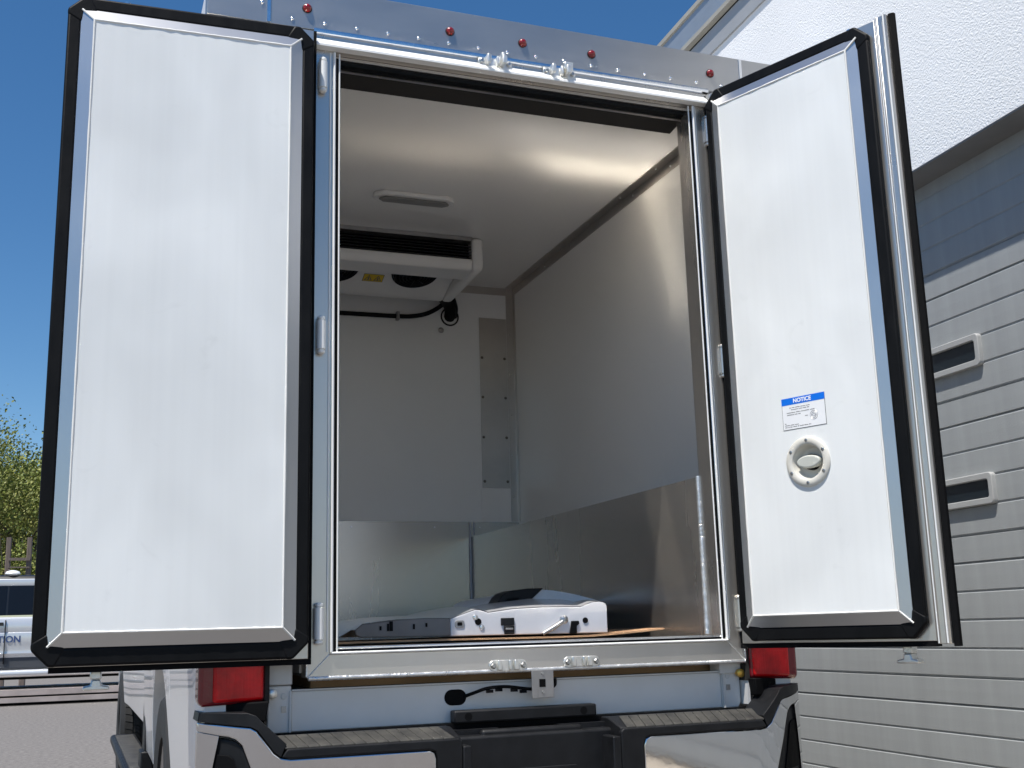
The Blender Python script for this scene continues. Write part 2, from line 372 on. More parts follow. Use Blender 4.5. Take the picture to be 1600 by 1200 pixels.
# ------------------------------------------------------------------ refrigerated cargo box
BOX = tag(empty('refrigerated_cargo_box', (0, 0, .9)), 'aluminium framed insulated cargo box with both rear doors open', 'cargo box')
class BB(MB):                                            # builds in world coordinates, stored relative to the box origin
    def build(s, name, mats, parent=None, **k):
        s.shift((0, 0, -.9)); return MB.build(s, name, mats, parent or BOX, **k)
def build_box_shell():
    YB = 2.605
    # outer skin: upper body wider than the truck bed, lower body between the bed sides
    for sx in (-1, 1):
        BB().box(*sorted((sx * 1.045, sx * 1.068)), .06, 2.72, 1.46, 3.10).build('side_skin', 'white_box_skin')
        BB().box(*sorted((sx * .725, sx * .738)), .10, 2.70, .915, 1.46).build('lower_side_skin', 'white_box_skin')
        BB().box(*sorted((sx * .738, sx * 1.045)), .10, 2.70, 1.46, 1.475).build('underside_skin', 'white_box_skin')
        BB().box(*sorted((sx * .700, sx * 1.045)), .055, .075, 1.476, 2.955).build('rear_skin', 'white_box_skin')
    BB().box(-1.045, 1.045, .06, 2.70, 3.075, 3.098).build('roof_skin', 'white_box_skin')
    BB().box(-1.045, 1.045, 2.70, 2.715, 1.476, 3.074).build('front_skin', 'white_box_skin')
    BB().box(-.725, .725, .11, 2.70, .905, .925).build('floor_pan', 'steel_plate')
    BB().box(-.70, .70, .12, 2.69, .870, .902).build('plywood_underlay', 'plywood')
    # fascia with rivets and marker lights
    for x0, x1 in ((-1.072, -.880), (-.876, .883), (.887, 1.072)):
        f = BB().box(x0, x1, -.0, .058, 2.962, 3.113).build('fascia_panel', 'aluminium_fascia', bevel=.0015)
        for z in (3.1125,): pass
        xs = []
        if x0 < -.9: xs = [-1.05, -.90]
        elif x0 > .8: xs = [.905, 1.05]
        else: xs = [-.802 + .1066 * k for k in range(16)]
        for x in xs:
            if 'rivet' not in cache: cache['rivet'] = MB().lathe([(.0072, 0), (.0070, .0015)] + [(.0062 * math.cos(i * .39), .0015 + .0038 * math.sin(i * .39)) for i in range(5)], (0, 0, 0), (0, -1, 0), 12).mesh('rivet', ['polished'], 50)
            r = put('rivet', cache['rivet'], f); r.location = (x, .0, 2.989 - .9 if abs(x) < .89 else 3.03 - .9)
    for x in (-.876 - .002, .885):
        BB().box(x - .0055, x + .0055, -.003, .01, 2.966, 3.112).build('joint_strip', 'polished')
    for x in (-.754, -.264, .002, .267, .752):
        l = BB().lathe([(.0165, 0), (.0165, .002), (.0140, .003)], (x, 0, 3.034), (0, -1, 0), 20).build('marker_light', 'black_plastic', smooth=40)
        BB().lathe([(.0142, .002)] + [(.0138 * math.cos(i * .31), .005 + .011 * math.sin(i * .31)) for i in range(6)], (x, 0, 3.034), (0, -1, 0), 20).build('lens', 'marker_red', l, smooth=60)
    # header of the door frame: rounded lip, flat strip, sloping drip rail, stepped rebate
    BB().prism([(.02, 2.966), (-.007, 2.966), (-.012, 2.963), (-.013, 2.957), (-.012, 2.949), (-.004, 2.945), (.02, 2.945)], -.733, .733, 'x').build('header_lip', 'polished', smooth=25)
    BB().prism([(-.002, 2.9455), (-.002, 2.930), (-.002, 2.8925), (.020, 2.8905), (.020, 2.9455)], -.733, .733, 'x').build('frame_header', 'aluminium', bevel=.001)
    BB().prism([(-.0022, 2.931), (-.007, 2.9295), (-.009, 2.927), (-.028, 2.903), (-.028, 2.896), (-.0022, 2.893)], -.732, .732, 'x').build('drip_rail', 'drip_aluminium')
    BB().prism([(.0205, 2.8895), (.0205, 2.879), (.075, 2.872), (.075, 2.8895)], -.66, .66, 'x').build('header_step', 'aluminium_liner')
    BB().prism([(.026, 2.8785), (.026, 2.864), (.05, 2.860), (.055, 2.8745)], -.66, .66, 'x').build('header_gasket', 'rubber')
    BB().prism([(.056, 2.8735), (.056, 2.858), (.064, 2.856), (.066, 2.8725)], -.655, .655, 'x').build('header_bead', 'aluminium_liner')
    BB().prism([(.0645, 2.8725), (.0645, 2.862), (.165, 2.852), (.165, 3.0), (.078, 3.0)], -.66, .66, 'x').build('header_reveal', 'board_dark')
    # jambs and sill: flat face, raised rib, gasket, inner lip, reveal
    for sx in (-1, 1):
        BB().prism([(.733, .902), (.733, 2.944), (.668, 2.8895), (.668, .967)], .0, .10, 'y').flip(sx).build('frame_jamb', 'aluminium', bevel=.001)
        BB().prism([(.6685, .9675), (.6685, 2.889), (.6595, 2.889), (.6595, .9765)], -.007, .06, 'y').flip(sx).build('jamb_rib', 'polished', bevel=.0015)
        BB().box(.6500, .6590, -.003, .05, .978, 2.871).flip(sx).build('jamb_gasket', 'rubber', bevel=.002)
        BB().box(.6455, .6495, -.004, .055, .986, 2.868).flip(sx).build('jamb_lip', 'aluminium_kick')
        for bx, by, rr in ((.664, -.0085, .0042), (.6760, -.0015, .0026), (.6468, -.0045, .0026)):
            BB().tube([(bx, by, .975), (bx, by, 2.886)], rr, 8).flip(sx).build('frame_bead', 'drip_aluminium', smooth=60)
        BB().box(.6475, .668, .0555, .0815, .986, 2.868).flip(sx).build('jamb_reveal', 'aluminium_kick')
        BB().box(.6495, .69, .0820, .0880, .986, 2.89).flip(sx).build('jamb_inner_flange', 'aluminium_liner')
        # hinges on the frame
        for z in (2.797, 1.928, 1.057):
            h = BB().lathe([(.0085, -.060), (.0125, -.056), (.0125, -.050), (.0085, -.049), (.0085, -.046), (.0145, -.045), (.0145, .045), (.0085, .046), (.0085, .049), (.0125, .050), (.0125, .056), (.0085, .060)],
                           (.703 if sx < 0 else .722, -.016 if sx < 0 else -.006, z), (0, 0, 1), 16).flip(sx).build('hinge', 'drip_aluminium' if sx < 0 else 'aluminium', smooth=30)
            BB().box(.694 if sx < 0 else .712, .712 if sx < 0 else .730, -.018 if sx < 0 else -.008, -.0005, z - .044, z + .044).flip(sx).build('hinge_leaf', 'aluminium', h, bevel=.003)
        weld_bead((sx * .734, .001, .006), (sx * .734, .001, .11), .004, 'weld_bead', BOX)
        # mitre welds
        weld_bead((sx * .732, -.001, .004), (sx * .669, -.001, .067), .0022, 'weld_bead', BOX)
        # hinge-side weld of the kick plate to the jamb
        weld_bead((sx * .6465, .090, .092), (sx * .6465, .090, .632), .0095, 'weld_bead', BOX)
    BB().prism([(-.733, .902), (.733, .902), (.668, .967), (-.668, .967)], .0, .10, 'y').build('frame_sill', 'aluminium', bevel=.001)
    BB().prism([(-.668, .9675), (.668, .9675), (.659, .9755), (-.659, .9755)], -.008, .06, 'y').build('sill_rib', 'polished', bevel=.002)
    BB().box(-.6585, .6585, .004, .05, .9758, .9815).build('sill_gasket', 'rubber')
    BB().box(-.652, .652, .000, .055, .9818, .9880).build('sill_lip', 'polished', bevel=.0015)
    BB().tube([(-.664, -.0095, .9715), (.664, -.0095, .9715)], .0036, 8).build('frame_bead', 'drip_aluminium', smooth=60)
    BB().box(-.664, .664, .0553, .122, .960, .9885).build('sill_threshold', 'aluminium_liner')
    weld_bead((-.73, .0, .001), (.73, .0, .001), .0068, 'weld_bead', BOX)
    # keepers for the lock rods
    for x, z, top in ((-.106, 2.936, 1), (.134, 2.937, 1), (-.114, .917, 0), (.134, .920, 0)):
        y = -.005 if top else 0
        k = BB().prism(round_rect(x - .062, z - .017, x + .062, z + .017, .016), y - .007, y, 'y').build('lock_keeper', 'cast_zinc', bevel=.002)
        for dx, hh, ww in ((-.030, .030, .007), (.024, .036, .008), (.006, .020, .005)):
            BB().prism([(x + dx - ww, z - .014), (x + dx + ww, z - .014), (x + dx + ww, z + .016), (x + dx - ww, z + .018)], y - .007 - hh * (1 if top else .42), y - .0065, 'y').build('keeper_lug', 'cast_zinc', k, bevel=.003)
        for dx in (-.049, .049):
            BB().lathe([(.0095, 0), (.0095, .004), (.006, .008)], (x + dx, y - .0072, z), (0, -1, 0), 6).build('bolt', 'screw_steel', k)
        if top: BB().prism([(x + (.012 if x > 0 else .018), z + .004), (x + (.044 if x > 0 else .030), z + .004), (x + (.044 if x > 0 else .030), z + .034), (x + (.012 if x > 0 else .018), z + .034)], y - .03, y - .012, 'y').build('keeper_lug', 'cast_zinc', k, bevel=.003)
    # ---------------- interior
    BB().box(-.945, .945, .095, YB + .02, 2.979, 3.0).build('ceiling_panel', 'white_liner')
    BB().box(-.72, .72, .1225, YB + .02, .94, .9845).build('floor_panel', 'threshold')
    BB().box(-.66, .66, .123, .175, .9846, .9862).build('floor_edge_strip', 'aluminium_liner')
    BB().box(-.945, .945, YB, YB + .02, 1.614, 2.979).build('back_wall_panel', 'white_liner_back')
    BB().box(-.945, .945, YB + .002, YB + .02, .985, 1.613).build('back_kick_plate', 'aluminium_kick')
    for sx in (-1, 1):
        BB().box(*sorted((sx * .935, sx * .955)), .095, YB, 1.528, 2.979).build('wall_panel', 'white_liner')
        BB().box(*sorted((sx * .649, sx * .668)), .0885, YB, .985, 1.530).build('kick_plate', 'aluminium_kick')
        BB().box(*sorted((sx * .668, sx * .935)), .0885, YB, 1.519, 1.5295).build('ledge', 'aluminium_kick')
        BB().box(*sorted((sx * .668, sx * .955)), .0885, .0945, 1.5295, 2.979).build('rear_inner_panel', 'white_liner')
        # angle trims with rivets
        t = BB().box(*sorted((sx * .9325, sx * .9352)), .113, YB - .001, 2.9325, 2.9785).build('wall_trim', 'aluminium_liner')
        t2 = BB().box(*sorted((sx * .889, sx * .9345)), .113, YB - .001, 2.9755, 2.9788).build('ceiling_trim', 'aluminium_liner')
        for k in range(7):
            y = .30 + .36 * k
            for tr, loc, ax in ((t, (sx * .9325, y, 2.955), (-sx, 0, 0)), (t2, (sx * .912, y + .09, 2.9755), (0, 0, -1))):
                r = BB().lathe([(.005, 0), (.004, .002), (.001, .003)], loc, ax, 8).build('rivet', 'polished', tr, smooth=50)
        t = BB().box(*sorted((sx * .889, sx * .9345)), YB - .003, YB - .0003, 1.616, 2.974).build('corner_trim', 'aluminium_liner' if sx > 0 else 'aluminium_liner')
        BB().box(*sorted((sx * .9315, sx * .9343)), YB - .028, YB - .0035, 1.616, 2.974).build('corner_trim', 'aluminium_liner')
        for k in range(6):
            z = 2.93 - .235 * k
            BB().lathe([(.0055, 0), (.0045, .002), (.001, .0032)], (sx * .905, YB - .003, z), (0, -1, 0), 8).build('rivet', 'polished', t, smooth=50)
        # sealant in the lower corners
        pts = [(sx * .643, YB - .002, .99 + .56 * i / 24) for i in range(25)]
        BB().tube(pts, [.0065 * random.uniform(.85, 1.15) for _ in pts], 7).build('sealant_bead', 'caulk_grey', smooth=60)
        for dx in (-.012, .012):
            BB().tube([(sx * .655 + dx, YB - .001, 1.545), (sx * .655 + dx, YB - .001, 1.612)], .0045, 7).build('sealant_bead', 'caulk_grey', smooth=60)
    t = BB().box(-.888, .888, YB - .003, YB - .0002, 2.929, 2.974).build('back_ceiling_trim', 'aluminium_liner')
    # riveted access strip on the back wall with a white patch below it
    p = BB().box(.722, .886, YB - .0045, YB - .0005, 1.803, 2.786).build('access_strip', 'aluminium_liner')
    for z in (2.55, 2.32, 2.09, 1.84):
        for x in (.735, .872):
            BB().lathe([(.0085, 0), (.007, .002), (.002, .003)], (x, YB - .0045, z), (0, -1, 0), 10).build('screw', 'dark_screw', p, smooth=50)
    BB().box(.714, .886, YB - .0025, YB - .0004, 1.616, 1.802).build('patch_panel', 'unit_white')
    for x in (-.55, -.02, .44, .70):
        BB().lathe([(.006, 0), (.005, .002), (.001, .003)], (x, YB + .002, 1.582), (0, -1, 0), 8).build('rivet', 'polished', smooth=50)
    BB().lathe([(.017, 0), (.013, .004), (.009, .006), (.006, .006)], (.494, YB, 2.697), (0, -1, 0), 14).build('hole_grommet', 'steel_plate', smooth=40)
cache = {}
build_box_shell()

# ------------------------------------------------------------------ box doors
def build_door(side):
    s = 1 if side < 0 else -1
    ang = 3.173 if side < 0 else 1.951
    u0, u1, z0, z1 = (.066, .650, 1.048, 2.849) if side < 0 else (.067, .588, 1.047, 2.852)
    ub = .683 if side < 0 else .680
    O = .9
    P = lambda u, z, v: (s * u, v, z - O)
    class DB(MB):
        def build(q, name, mats, parent=None, **k):
            q.v = [(s * x, y, z - O) for x, y, z in q.v]; return MB.build(q, name, mats, parent or door, **k)
    # skin slab (the door itself)
    q = MB().box(-.012, ub, .0, .030, .958, 2.934); q.v = [(s * x, y, z - O) for x, y, z in q.v]
    door = MB.build(q, 'door', 'aluminium', BOX, bevel=.002)
    door.location = (.75 * side, -.0138, 0); door.rotation_euler = (0, 0, -ang if side < 0 else ang)
    door['label'] = 'wide white door swung flat back with black gasket' if side < 0 else 'white door with blue notice and round release knob'
    # rubber edge seal round the skin
    e0, e1 = (-.021, ub if side < 0 else ub)
    DB().box(e0 + .0, e1 - .001, .002, .028, .9425, .9575).build('edge_seal', 'rubber_flat')
    DB().box(e0, -.0125, .002, .028, .958, 2.934).build('edge_seal', 'rubber_flat')
    # mitred trim, white liner panel
    tw = .039
    frame_ring((u0 - tw, z0 - tw, u1 + tw - (.004 if side > 0 else 0), z1 + tw), (u0, z0, u1, z1), .0505, .066, .0305, P, 'aluminium_trim', 'trim', door)
    bm = bmesh.new(); T = .067
    cu, cz, cr = .323, 1.525, .060
    def loop(pts):
        vs = [bm.verts.new(P(u, z, T)) for u, z in pts]
        return [bm.edges.new((vs[i], vs[(i + 1) % len(vs)])) for i in range(len(vs))]
    ed = loop([(u0 + .001, z0 + .001), (u1 - .001, z0 + .001), (u1 - .001, z1 - .001), (u0 + .001, z1 - .001)])
    if side > 0: ed += loop([(cu + cr * math.cos(R(15 * k)), cz + cr * math.sin(R(15 * k))) for k in range(24)])
    bmesh.ops.triangle_fill(bm, use_beauty=True, edges=ed, normal=(0, 1, 0))
    r = bmesh.ops.extrude_face_region(bm, geom=list(bm.faces))
    for v in r['geom']:
        if isinstance(v, bmesh.types.BMVert): v.co.y -= .006
    bmesh.ops.recalc_face_normals(bm, faces=bm.faces)
    me = bpy.data.meshes.new('liner_panel'); bm.to_mesh(me); bm.free(); me.materials.append(MATS['white_door_panel'])
    put('liner_panel', me, door)
    # sealant beads round the panel and on the mitres
    cor = [(u0, z0), (u1, z0), (u1, z1), (u0, z1)]; oc = [(u0 - tw, z0 - tw), (u1 + tw, z0 - tw), (u1 + tw, z1 + tw), (u0 - tw, z1 + tw)]
    for k in range(4):
        a, b = cor[k], cor[(k + 1) % 4]; n = 30
        DB().tube([(a[0] + (b[0] - a[0]) * i / n, .0668, a[1] + (b[1] - a[1]) * i / n) for i in range(n + 1)], [.0034 * random.uniform(.75, 1.2) for _ in range(n + 1)], 6).build('sealant_bead', 'caulk', smooth=60)
        DB().tube([(a[0], .067, a[1]), (oc[k][0] * .93 + a[0] * .07, .054, oc[k][1] * .93 + a[1] * .07)], .0032, 6).build('sealant_bead', 'caulk', smooth=60)
    # gasket: four strips and four corner pieces
    gi = (u0 - tw + .001, z0 - tw + .001, u1 + tw - .001 - (.004 if side > 0 else 0), z1 + tw - .001)
    go = (-.010, .960, .727, 2.930) if side < 0 else (-.002, .966, .663, 2.930)
    c = .046
    W = .034
    def strip(poly, nm, top, w=.06):
        q = DB().prism([(p[0], p[1]) for p in poly], 0, 1, 'y')
        # bulged rubber section
        n = len(poly); cx = sum(p[0] for p in poly) / n; cz = sum(p[1] for p in poly) / n
        q.v = [(x, (.0302 if y < .5 else top), z) for x, y, z in q.v]
        return q.build(nm, 'rubber', bevel=.007, seg=3)
    a0, b0, a1, b1 = go; i0, j0, i1, j1 = gi
    strip([(a0 + c, b0), (a1 - c, b0), (a1 - c - .012, j0), (a0 + c + .008, j0)], 'gasket_strip', .051)
    strip([(a0 + c, b1), (a1 - c, b1), (a1 - c - .012, j1), (a0 + c + .008, j1)], 'gasket_strip', .051)
    strip([(a0, b0 + c), (i0, b0 + c + .012), (i0, b1 - c - .012), (a0, b1 - c)], 'gasket_strip', .051)
    strip([(a1, b0 + c), (i1, b0 + c + .012), (i1, b1 - c - .012), (a1, b1 - c)], 'gasket_strip', .051)
    for (ax, ix, sx) in ((a0, i0, 1), (a1, i1, -1)):
        for (bz, jz, sz) in ((b0, j0, 1), (b1, j1, -1)):
            strip([(ax + sx * (c + .018), bz - sz * .0008), (ax + sx * (c - .002), bz - sz * .0008), (ax - sx * .0008, bz + sz * (c - .002)), (ax - sx * .0008, bz + sz * (c + .018)),
                   (ix + sx * .001, bz + sz * (c + .042)), (ix + sx * .012, jz + sz * .012), (ax + sx * (c + .042), jz + sz * .001)], 'gasket_corner', .0525)
    # lock rod with cam foot on the outside
    rod = DB().tube([(.560, -.026, .93), (.560, -.026, 2.97)], .011, 12).build('lock_rod', 'polished', smooth=40)
    DB().box(.546, .576, -.042, -.008, .922, .945).build('cam', 'cast_zinc', rod, bevel=.004)
    DB().prism([(.548, .922), (.572, .922), (.5745, .907), (.594, .903), (.594, .893), (.524, .893), (.524, .903), (.5455, .907)], -.045, -.005, 'y').build('cam', 'cast_zinc', rod, bevel=.004)
    for z in (1.2, 1.9, 2.6): DB().box(.535, .585, -.040, -.0005, z - .02, z + .02).build('rod_guide', 'cast_zinc', rod, bevel=.003)
    if side > 0:
        # overlap profile along the free edge
        DB().prism([(.6805, .0), (.700, .0), (.708, .012), (.708, .046), (.700, .050), (.694, .034), (.6805, .032)], .948, 2.955, 'z').build('overlap_profile', 'aluminium', bevel=.0015) if False else \
        DB().prism([(.6808, .000), (.7215, .000), (.7215, .024), (.714, .034), (.708, .028), (.690, .028), (.688, .033), (.684, .031), (.6808, .031)], .950, 2.940, 'z').build('overlap_profile', 'aluminium', bevel=.0015)
        DB().tube([(.7145, .0335, .952), (.7145, .0335, 2.938)], .0028, 8).build('profile_bead', 'drip_aluminium', smooth=60)
        DB().tube([(.6865, .0325, .952), (.6865, .0325, 2.938)], .0020, 8).build('profile_bead', 'drip_aluminium', smooth=60)
        DB().prism([(.7218, .000), (.741, -.002), (.741, .010), (.733, .014), (.7218, .016)], .9425, 2.944, 'z').build('edge_seal', 'rubber_flat', bevel=.002)
        # release knob in a recessed ring
        ring = DB().lathe([(.058, -.004), (.0805, -.0), (.0815, .004), (.078, .008), (.062, .009), (.057, .006), (.056, -.004)], (cu, .0672, cz), (0, 1, 0), 40, ring=True).build('release_ring', 'beige_plastic', smooth=50)
        DB().lathe([(.0, -.034), (.056, -.034), (.0575, .003), (.0555, .003), (.050, -.026), (.044, -.030), (.0, -.030)], (cu, .0672, cz), (0, 1, 0), 40, ring=True).build('release_bowl', 'beige_plastic', smooth=50)
        kb = []
        pts = [(cu + .045 * math.cos(t), cz + .021 * math.sin(t) * (1 if True else 1)) for t in [R(18 * k) for k in range(20)]]
        pts = [(cu + math.copysign(abs(math.cos(R(18 * k))) ** 1.0, math.cos(R(18 * k))) * .044, cz + math.sin(R(18 * k)) * .021) for k in range(20)]
        DB().prism(pts, .045, .0705, 'y').build('release_knob', 'beige_knob', bevel=.005, seg=3)
        DB().lathe([(.026, -.029), (.026, -.012), (.0, -.012)], (cu, .0672, cz), (0, 1, 0), 24).build('release_hub', 'rubber_flat', smooth=40)
        for k in range(6):
            t = R(28 + 60 * k)
            DB().lathe([(.0058, .0075), (.0055, .0095), (.003, .011)], (cu + .0685 * math.cos(t), .0672, cz + .0685 * math.sin(t)), (0, 1, 0), 12).build('release_screw', 'screw_steel', smooth=40)
        # notice placard
        a0, a1, c0, c1 = .239, .402, 1.636, 1.741
        tilt = 0
        DB().box(a0, a1, .0672, .0679, c0, c1).build('notice_border', 'ink')
        DB().box(a0 + .0015, a1 - .0015, .0680, .0683, c0 + .0015, c1 - .0015).build('notice_plate', 'sign_white')
        DB().box(a0 + .0002, a1 - .0002, .0684, .0687, 1.7180, c1 - .0002).build('notice_band', 'sign_blue')
        me = text_mesh('NOTICE', .0185, .0002, .0006); me.materials.clear(); me.materials.append(MATS['ink_white'])
        # text faces +v; on this door u runs to local -x, so lettering reads along +u when seen from +v
        o = put('notice_lettering', me, door); o.location = P(.318, 1.7288, .0690); o.rotation_euler = (R(90), 0, R(180))
        def words(u, z, spec, h=.0026):
            for wd in spec:
                q = DB(); x = u
                n = max(2, int(wd / .0032))
                for i in range(n):
                    q.box(x, x + .0022, .0684, .0686, z + random.uniform(-.0003, 0), z + h * random.choice((.75, 1, 1, .8))); x += .0030
                q.build('notice_text', 'ink'); u = x + .0022
        words(.268, 1.7065, (.012, .011, .022, .020, .018)); words(.274, 1.7000, (.030, .018, .014, .012))
        words(.257, 1.6905, (.036, .020, .034, .022)); words(.257, 1.6835, (.030, .014, .012))
        words(.325, 1.6735, (.013,)); words(.247, 1.6560, (.009,)); words(.247, 1.6500, (.022, .018, .016)); words(.247, 1.6437, (.011, .009, .012, .016, .008, .017, .018, .012))
        rg = DB(); n = 28
        for rr in (.0140, .0088):
            rg.tube([(.358 + rr * math.cos(2 * math.pi * k / n), .0684, 1.6725 + rr * math.sin(2 * math.pi * k / n)) for k in range(n + 1)], .0007, 5)
        for dz in (-.004, .004): rg.tube([(.350, .0684, 1.6725 + dz * .2), (.358, .0684, 1.6725 + dz), (.366, .0684, 1.6725 + dz * .2)], .0006, 5)
        rg.build('notice_seal', 'steel_plate')
    return door
build_door(-1); build_door(1)

# ------------------------------------------------------------------ things inside the box
def build_evaporator():
    e = tag(empty('evaporator_unit', (-.2, 2.05, 2.81)), 'white ceiling refrigeration unit with black grille at the back of the box', 'refrigeration unit')
    o = Vector((-.2, 2.05, 2.81))
    class EB(MB):
        def build(s, n, m, p=None, **k): s.shift(-o); return MB.build(s, n, m, p or e, **k)
    xl, xr = -.88, .483
    h = EB()
    h.prism([(1.822, 2.862), (1.818, 2.845), (1.822, 2.820), (1.836, 2.804), (1.985, 2.800), (1.995, 2.900), (2.30, 2.800), (2.33, 2.792), (2.37, 2.794), (2.37, 2.977), (2.2, 2.977), (2.2, 2.862)], xl, xr - .06, 'x')
    h.build('housing', 'unit_white', bevel=.006)
    for x0, x1 in ((xl - .06, xl), (xr - .06, xr)):
        EB().prism([(1.818, 2.976), (1.816, 2.840), (1.824, 2.815), (1.840, 2.805), (2.30, 2.79), (2.37, 2.79), (2.37, 2.976)], x0 + .0005, x1 - .0005, 'x').build('end_cap', 'unit_white', bevel=.026, seg=4)
    EB().box(xl, xr - .062, 1.818, 2.18, 2.957, 2.977).build('top_strip', 'steel_plate')
    EB().box(xl, xr - .062, 1.875, 1.885, 2.862, 2.957).build('grille_backing', 'rubber_flat')
    for k in range(6):
        z = 2.868 + k * .0152
        EB().prism([(1.822, z), (1.826, z - .002), (1.870, z + .008), (1.868, z + .011)], xl, xr - .064, 'x').build('grille_slat', 'louvre')
    tv = Vector((0, .305, -.100)).normalized(); nv = Vector((0, tv.z, -tv.y))
    def F(cx, a, c, h): return Vector((cx + a, 2.165, 2.8442)) + tv * c + nv * h
    for cx in (.205, -.215, -.62):
        def F2(a, c, h): return F(cx, a, c - .052, h)
        c0 = F2(0, 0, 0)
        f = EB().lathe([(.124, -.004), (.122, .010), (.118, .012), (.114, .010), (.112, -.004)], c0, nv, 36, ring=True).build('fan_guard', 'black_plastic', smooth=40)
        q = EB()
        for rr in (.03, .048, .066, .084, .102):
            n = 28; d = .022 * (1 - (rr / .128) ** 2)
            q.tube([F2(rr * math.cos(2 * math.pi * k / n), rr * math.sin(2 * math.pi * k / n), .010 + d) for k in range(n + 1)], .0032, 5)
        for k in range(8):
            t = R(45 * k); q.tube([F2(rr * math.cos(t), rr * math.sin(t), hh) for rr, hh in ((.02, .031), (.07, .025), (.118, .009))], .003, 5)
        q.build('fan_wires', 'black_plastic', f)
        EB().lathe([(.112, -.004), (.112, .003), (.040, .004), (.036, .016), (.0, .018)], c0, nv, 28).build('fan_hub', 'rubber_flat', f, smooth=40)
    # warning label with two triangles between the fans
    def flat(pts, h0, h1, name, mat, parent=None):
        q = EB(); n = len(pts)
        q.add([F(0, p[0], p[1], h0) for p in pts] + [F(0, p[0], p[1], h1) for p in pts], [tuple(range(n))[::-1], tuple(range(n, 2 * n))] + [(i, (i + 1) % n, n + (i + 1) % n, n + i) for i in range(n)])
        return q.build(name, mat, parent)
    lx0, lx1, ly0, ly1 = -.052, .050, -.010, .050
    lb = flat([(lx0 - .003, ly0 - .003), (lx1 + .003, ly0 - .003), (lx1 + .003, ly1 + .003), (lx0 - .003, ly1 + .003)], -.002, .0008, 'warning_label', 'ink')
    flat([(lx0, ly0), (lx1, ly0), (lx1, ly1), (lx0, ly1)], .0009, .0012, 'label_face', 'yellow_label', lb)
    for dx in (-.026, .024):
        flat([(dx - .021, ly1 - .007), (dx + .021, ly1 - .007), (dx, ly0 + .006)], .0013, .0016, 'warning_triangle', 'ink', lb)
        flat([(dx - .014, ly1 - .012), (dx + .014, ly1 - .012), (dx, ly0 + .015)], .0017, .0020, 'triangle_fill', 'yellow_label', lb)
        flat([(dx - .004, ly1 - .014), (dx + .004, ly1 - .014), (dx + .003, ly0 + .024), (dx - .003, ly0 + .024)], .0021, .0024, 'warning_symbol', 'ink', lb)
    hp = tag(empty('drain_hose', (.3, 2.59, 2.75)), 'black hose clipped along the white back wall below the refrigeration unit', 'hose')
    o2 = Vector((.3, 2.59, 2.75))
    def HB(mb, n, m, **k): mb.shift(-o2); return mb.build(n, m, hp, **k)
    pts = [(-.70, 2.588, 2.735), (-.4, 2.588, 2.744), (-.10, 2.588, 2.752), (.236, 2.588, 2.757), (.33, 2.586, 2.764), (.40, 2.58, 2.780), (.455, 2.57, 2.808), (.50, 2.55, 2.842)]
    HB(MB().tube(smooth_path(pts, 6), .0125, 10), 'hose', 'rubber', smooth=60)
    HB(MB().tube(smooth_path([(.42, 2.33, 2.83), (.45, 2.42, 2.84), (.49, 2.50, 2.845), (.53, 2.55, 2.825), (.545, 2.585, 2.79), (.546, 2.612, 2.78)], 6), .034, 12), 'hose_bundle', 'rubber', smooth=60)
    HB(MB().tube(smooth_path([(.46, 2.40, 2.87), (.52, 2.48, 2.86), (.565, 2.56, 2.82), (.57, 2.60, 2.775)], 6), .017, 10), 'hose_bundle', 'rubber', smooth=60)
    HB(MB().tube([(.546 + .05 * math.cos(R(15 * k)), 2.602, 2.778 + .05 * math.sin(R(15 * k))) for k in range(25)], .005, 6), 'wall_gland', 'black_plastic', smooth=60)
    for x in (.236, -.25): HB(MB().box(x - .009, x + .009, 2.570, 2.6045, 2.733, 2.782), 'hose_clip', 'steel_plate', bevel=.003)
def smooth_path(pts, n):
    pts = [Vector(p) for p in pts]; out = []
    for i in range(len(pts) - 1):
        p0, p1, p2, p3 = pts[max(i - 1, 0)], pts[i], pts[i + 1], pts[min(i + 2, len(pts) - 1)]
        for k in range(n):
            t = k / n
            out.append(.5 * ((2 * p1) + (p2 - p0) * t + (2 * p0 - 5 * p1 + 4 * p2 - p3) * t * t + (3 * p1 - p0 - 3 * p2 + p3) * t ** 3))
    out.append(pts[-1]); return out
build_evaporator()
def build_ceiling_light():
    o = Vector((-.007, 1.37, 2.979))
    l = tag(empty('ceiling_light', o), 'slim unlit oblong lamp on the box ceiling in front of the refrigeration unit', 'ceiling light')
    MB().prism(chamfer_rect(-.190, -.052, .190, .052, .035), -.020, -.0005, 'z').build('lamp_housing', 'unit_white', l, bevel=.006)
    MB().prism(chamfer_rect(-.165, -.030, .165, .030, .024), -.030, -.0205, 'z').build('lamp_lens', 'lamp_lens', l, bevel=.004)
build_ceiling_light()
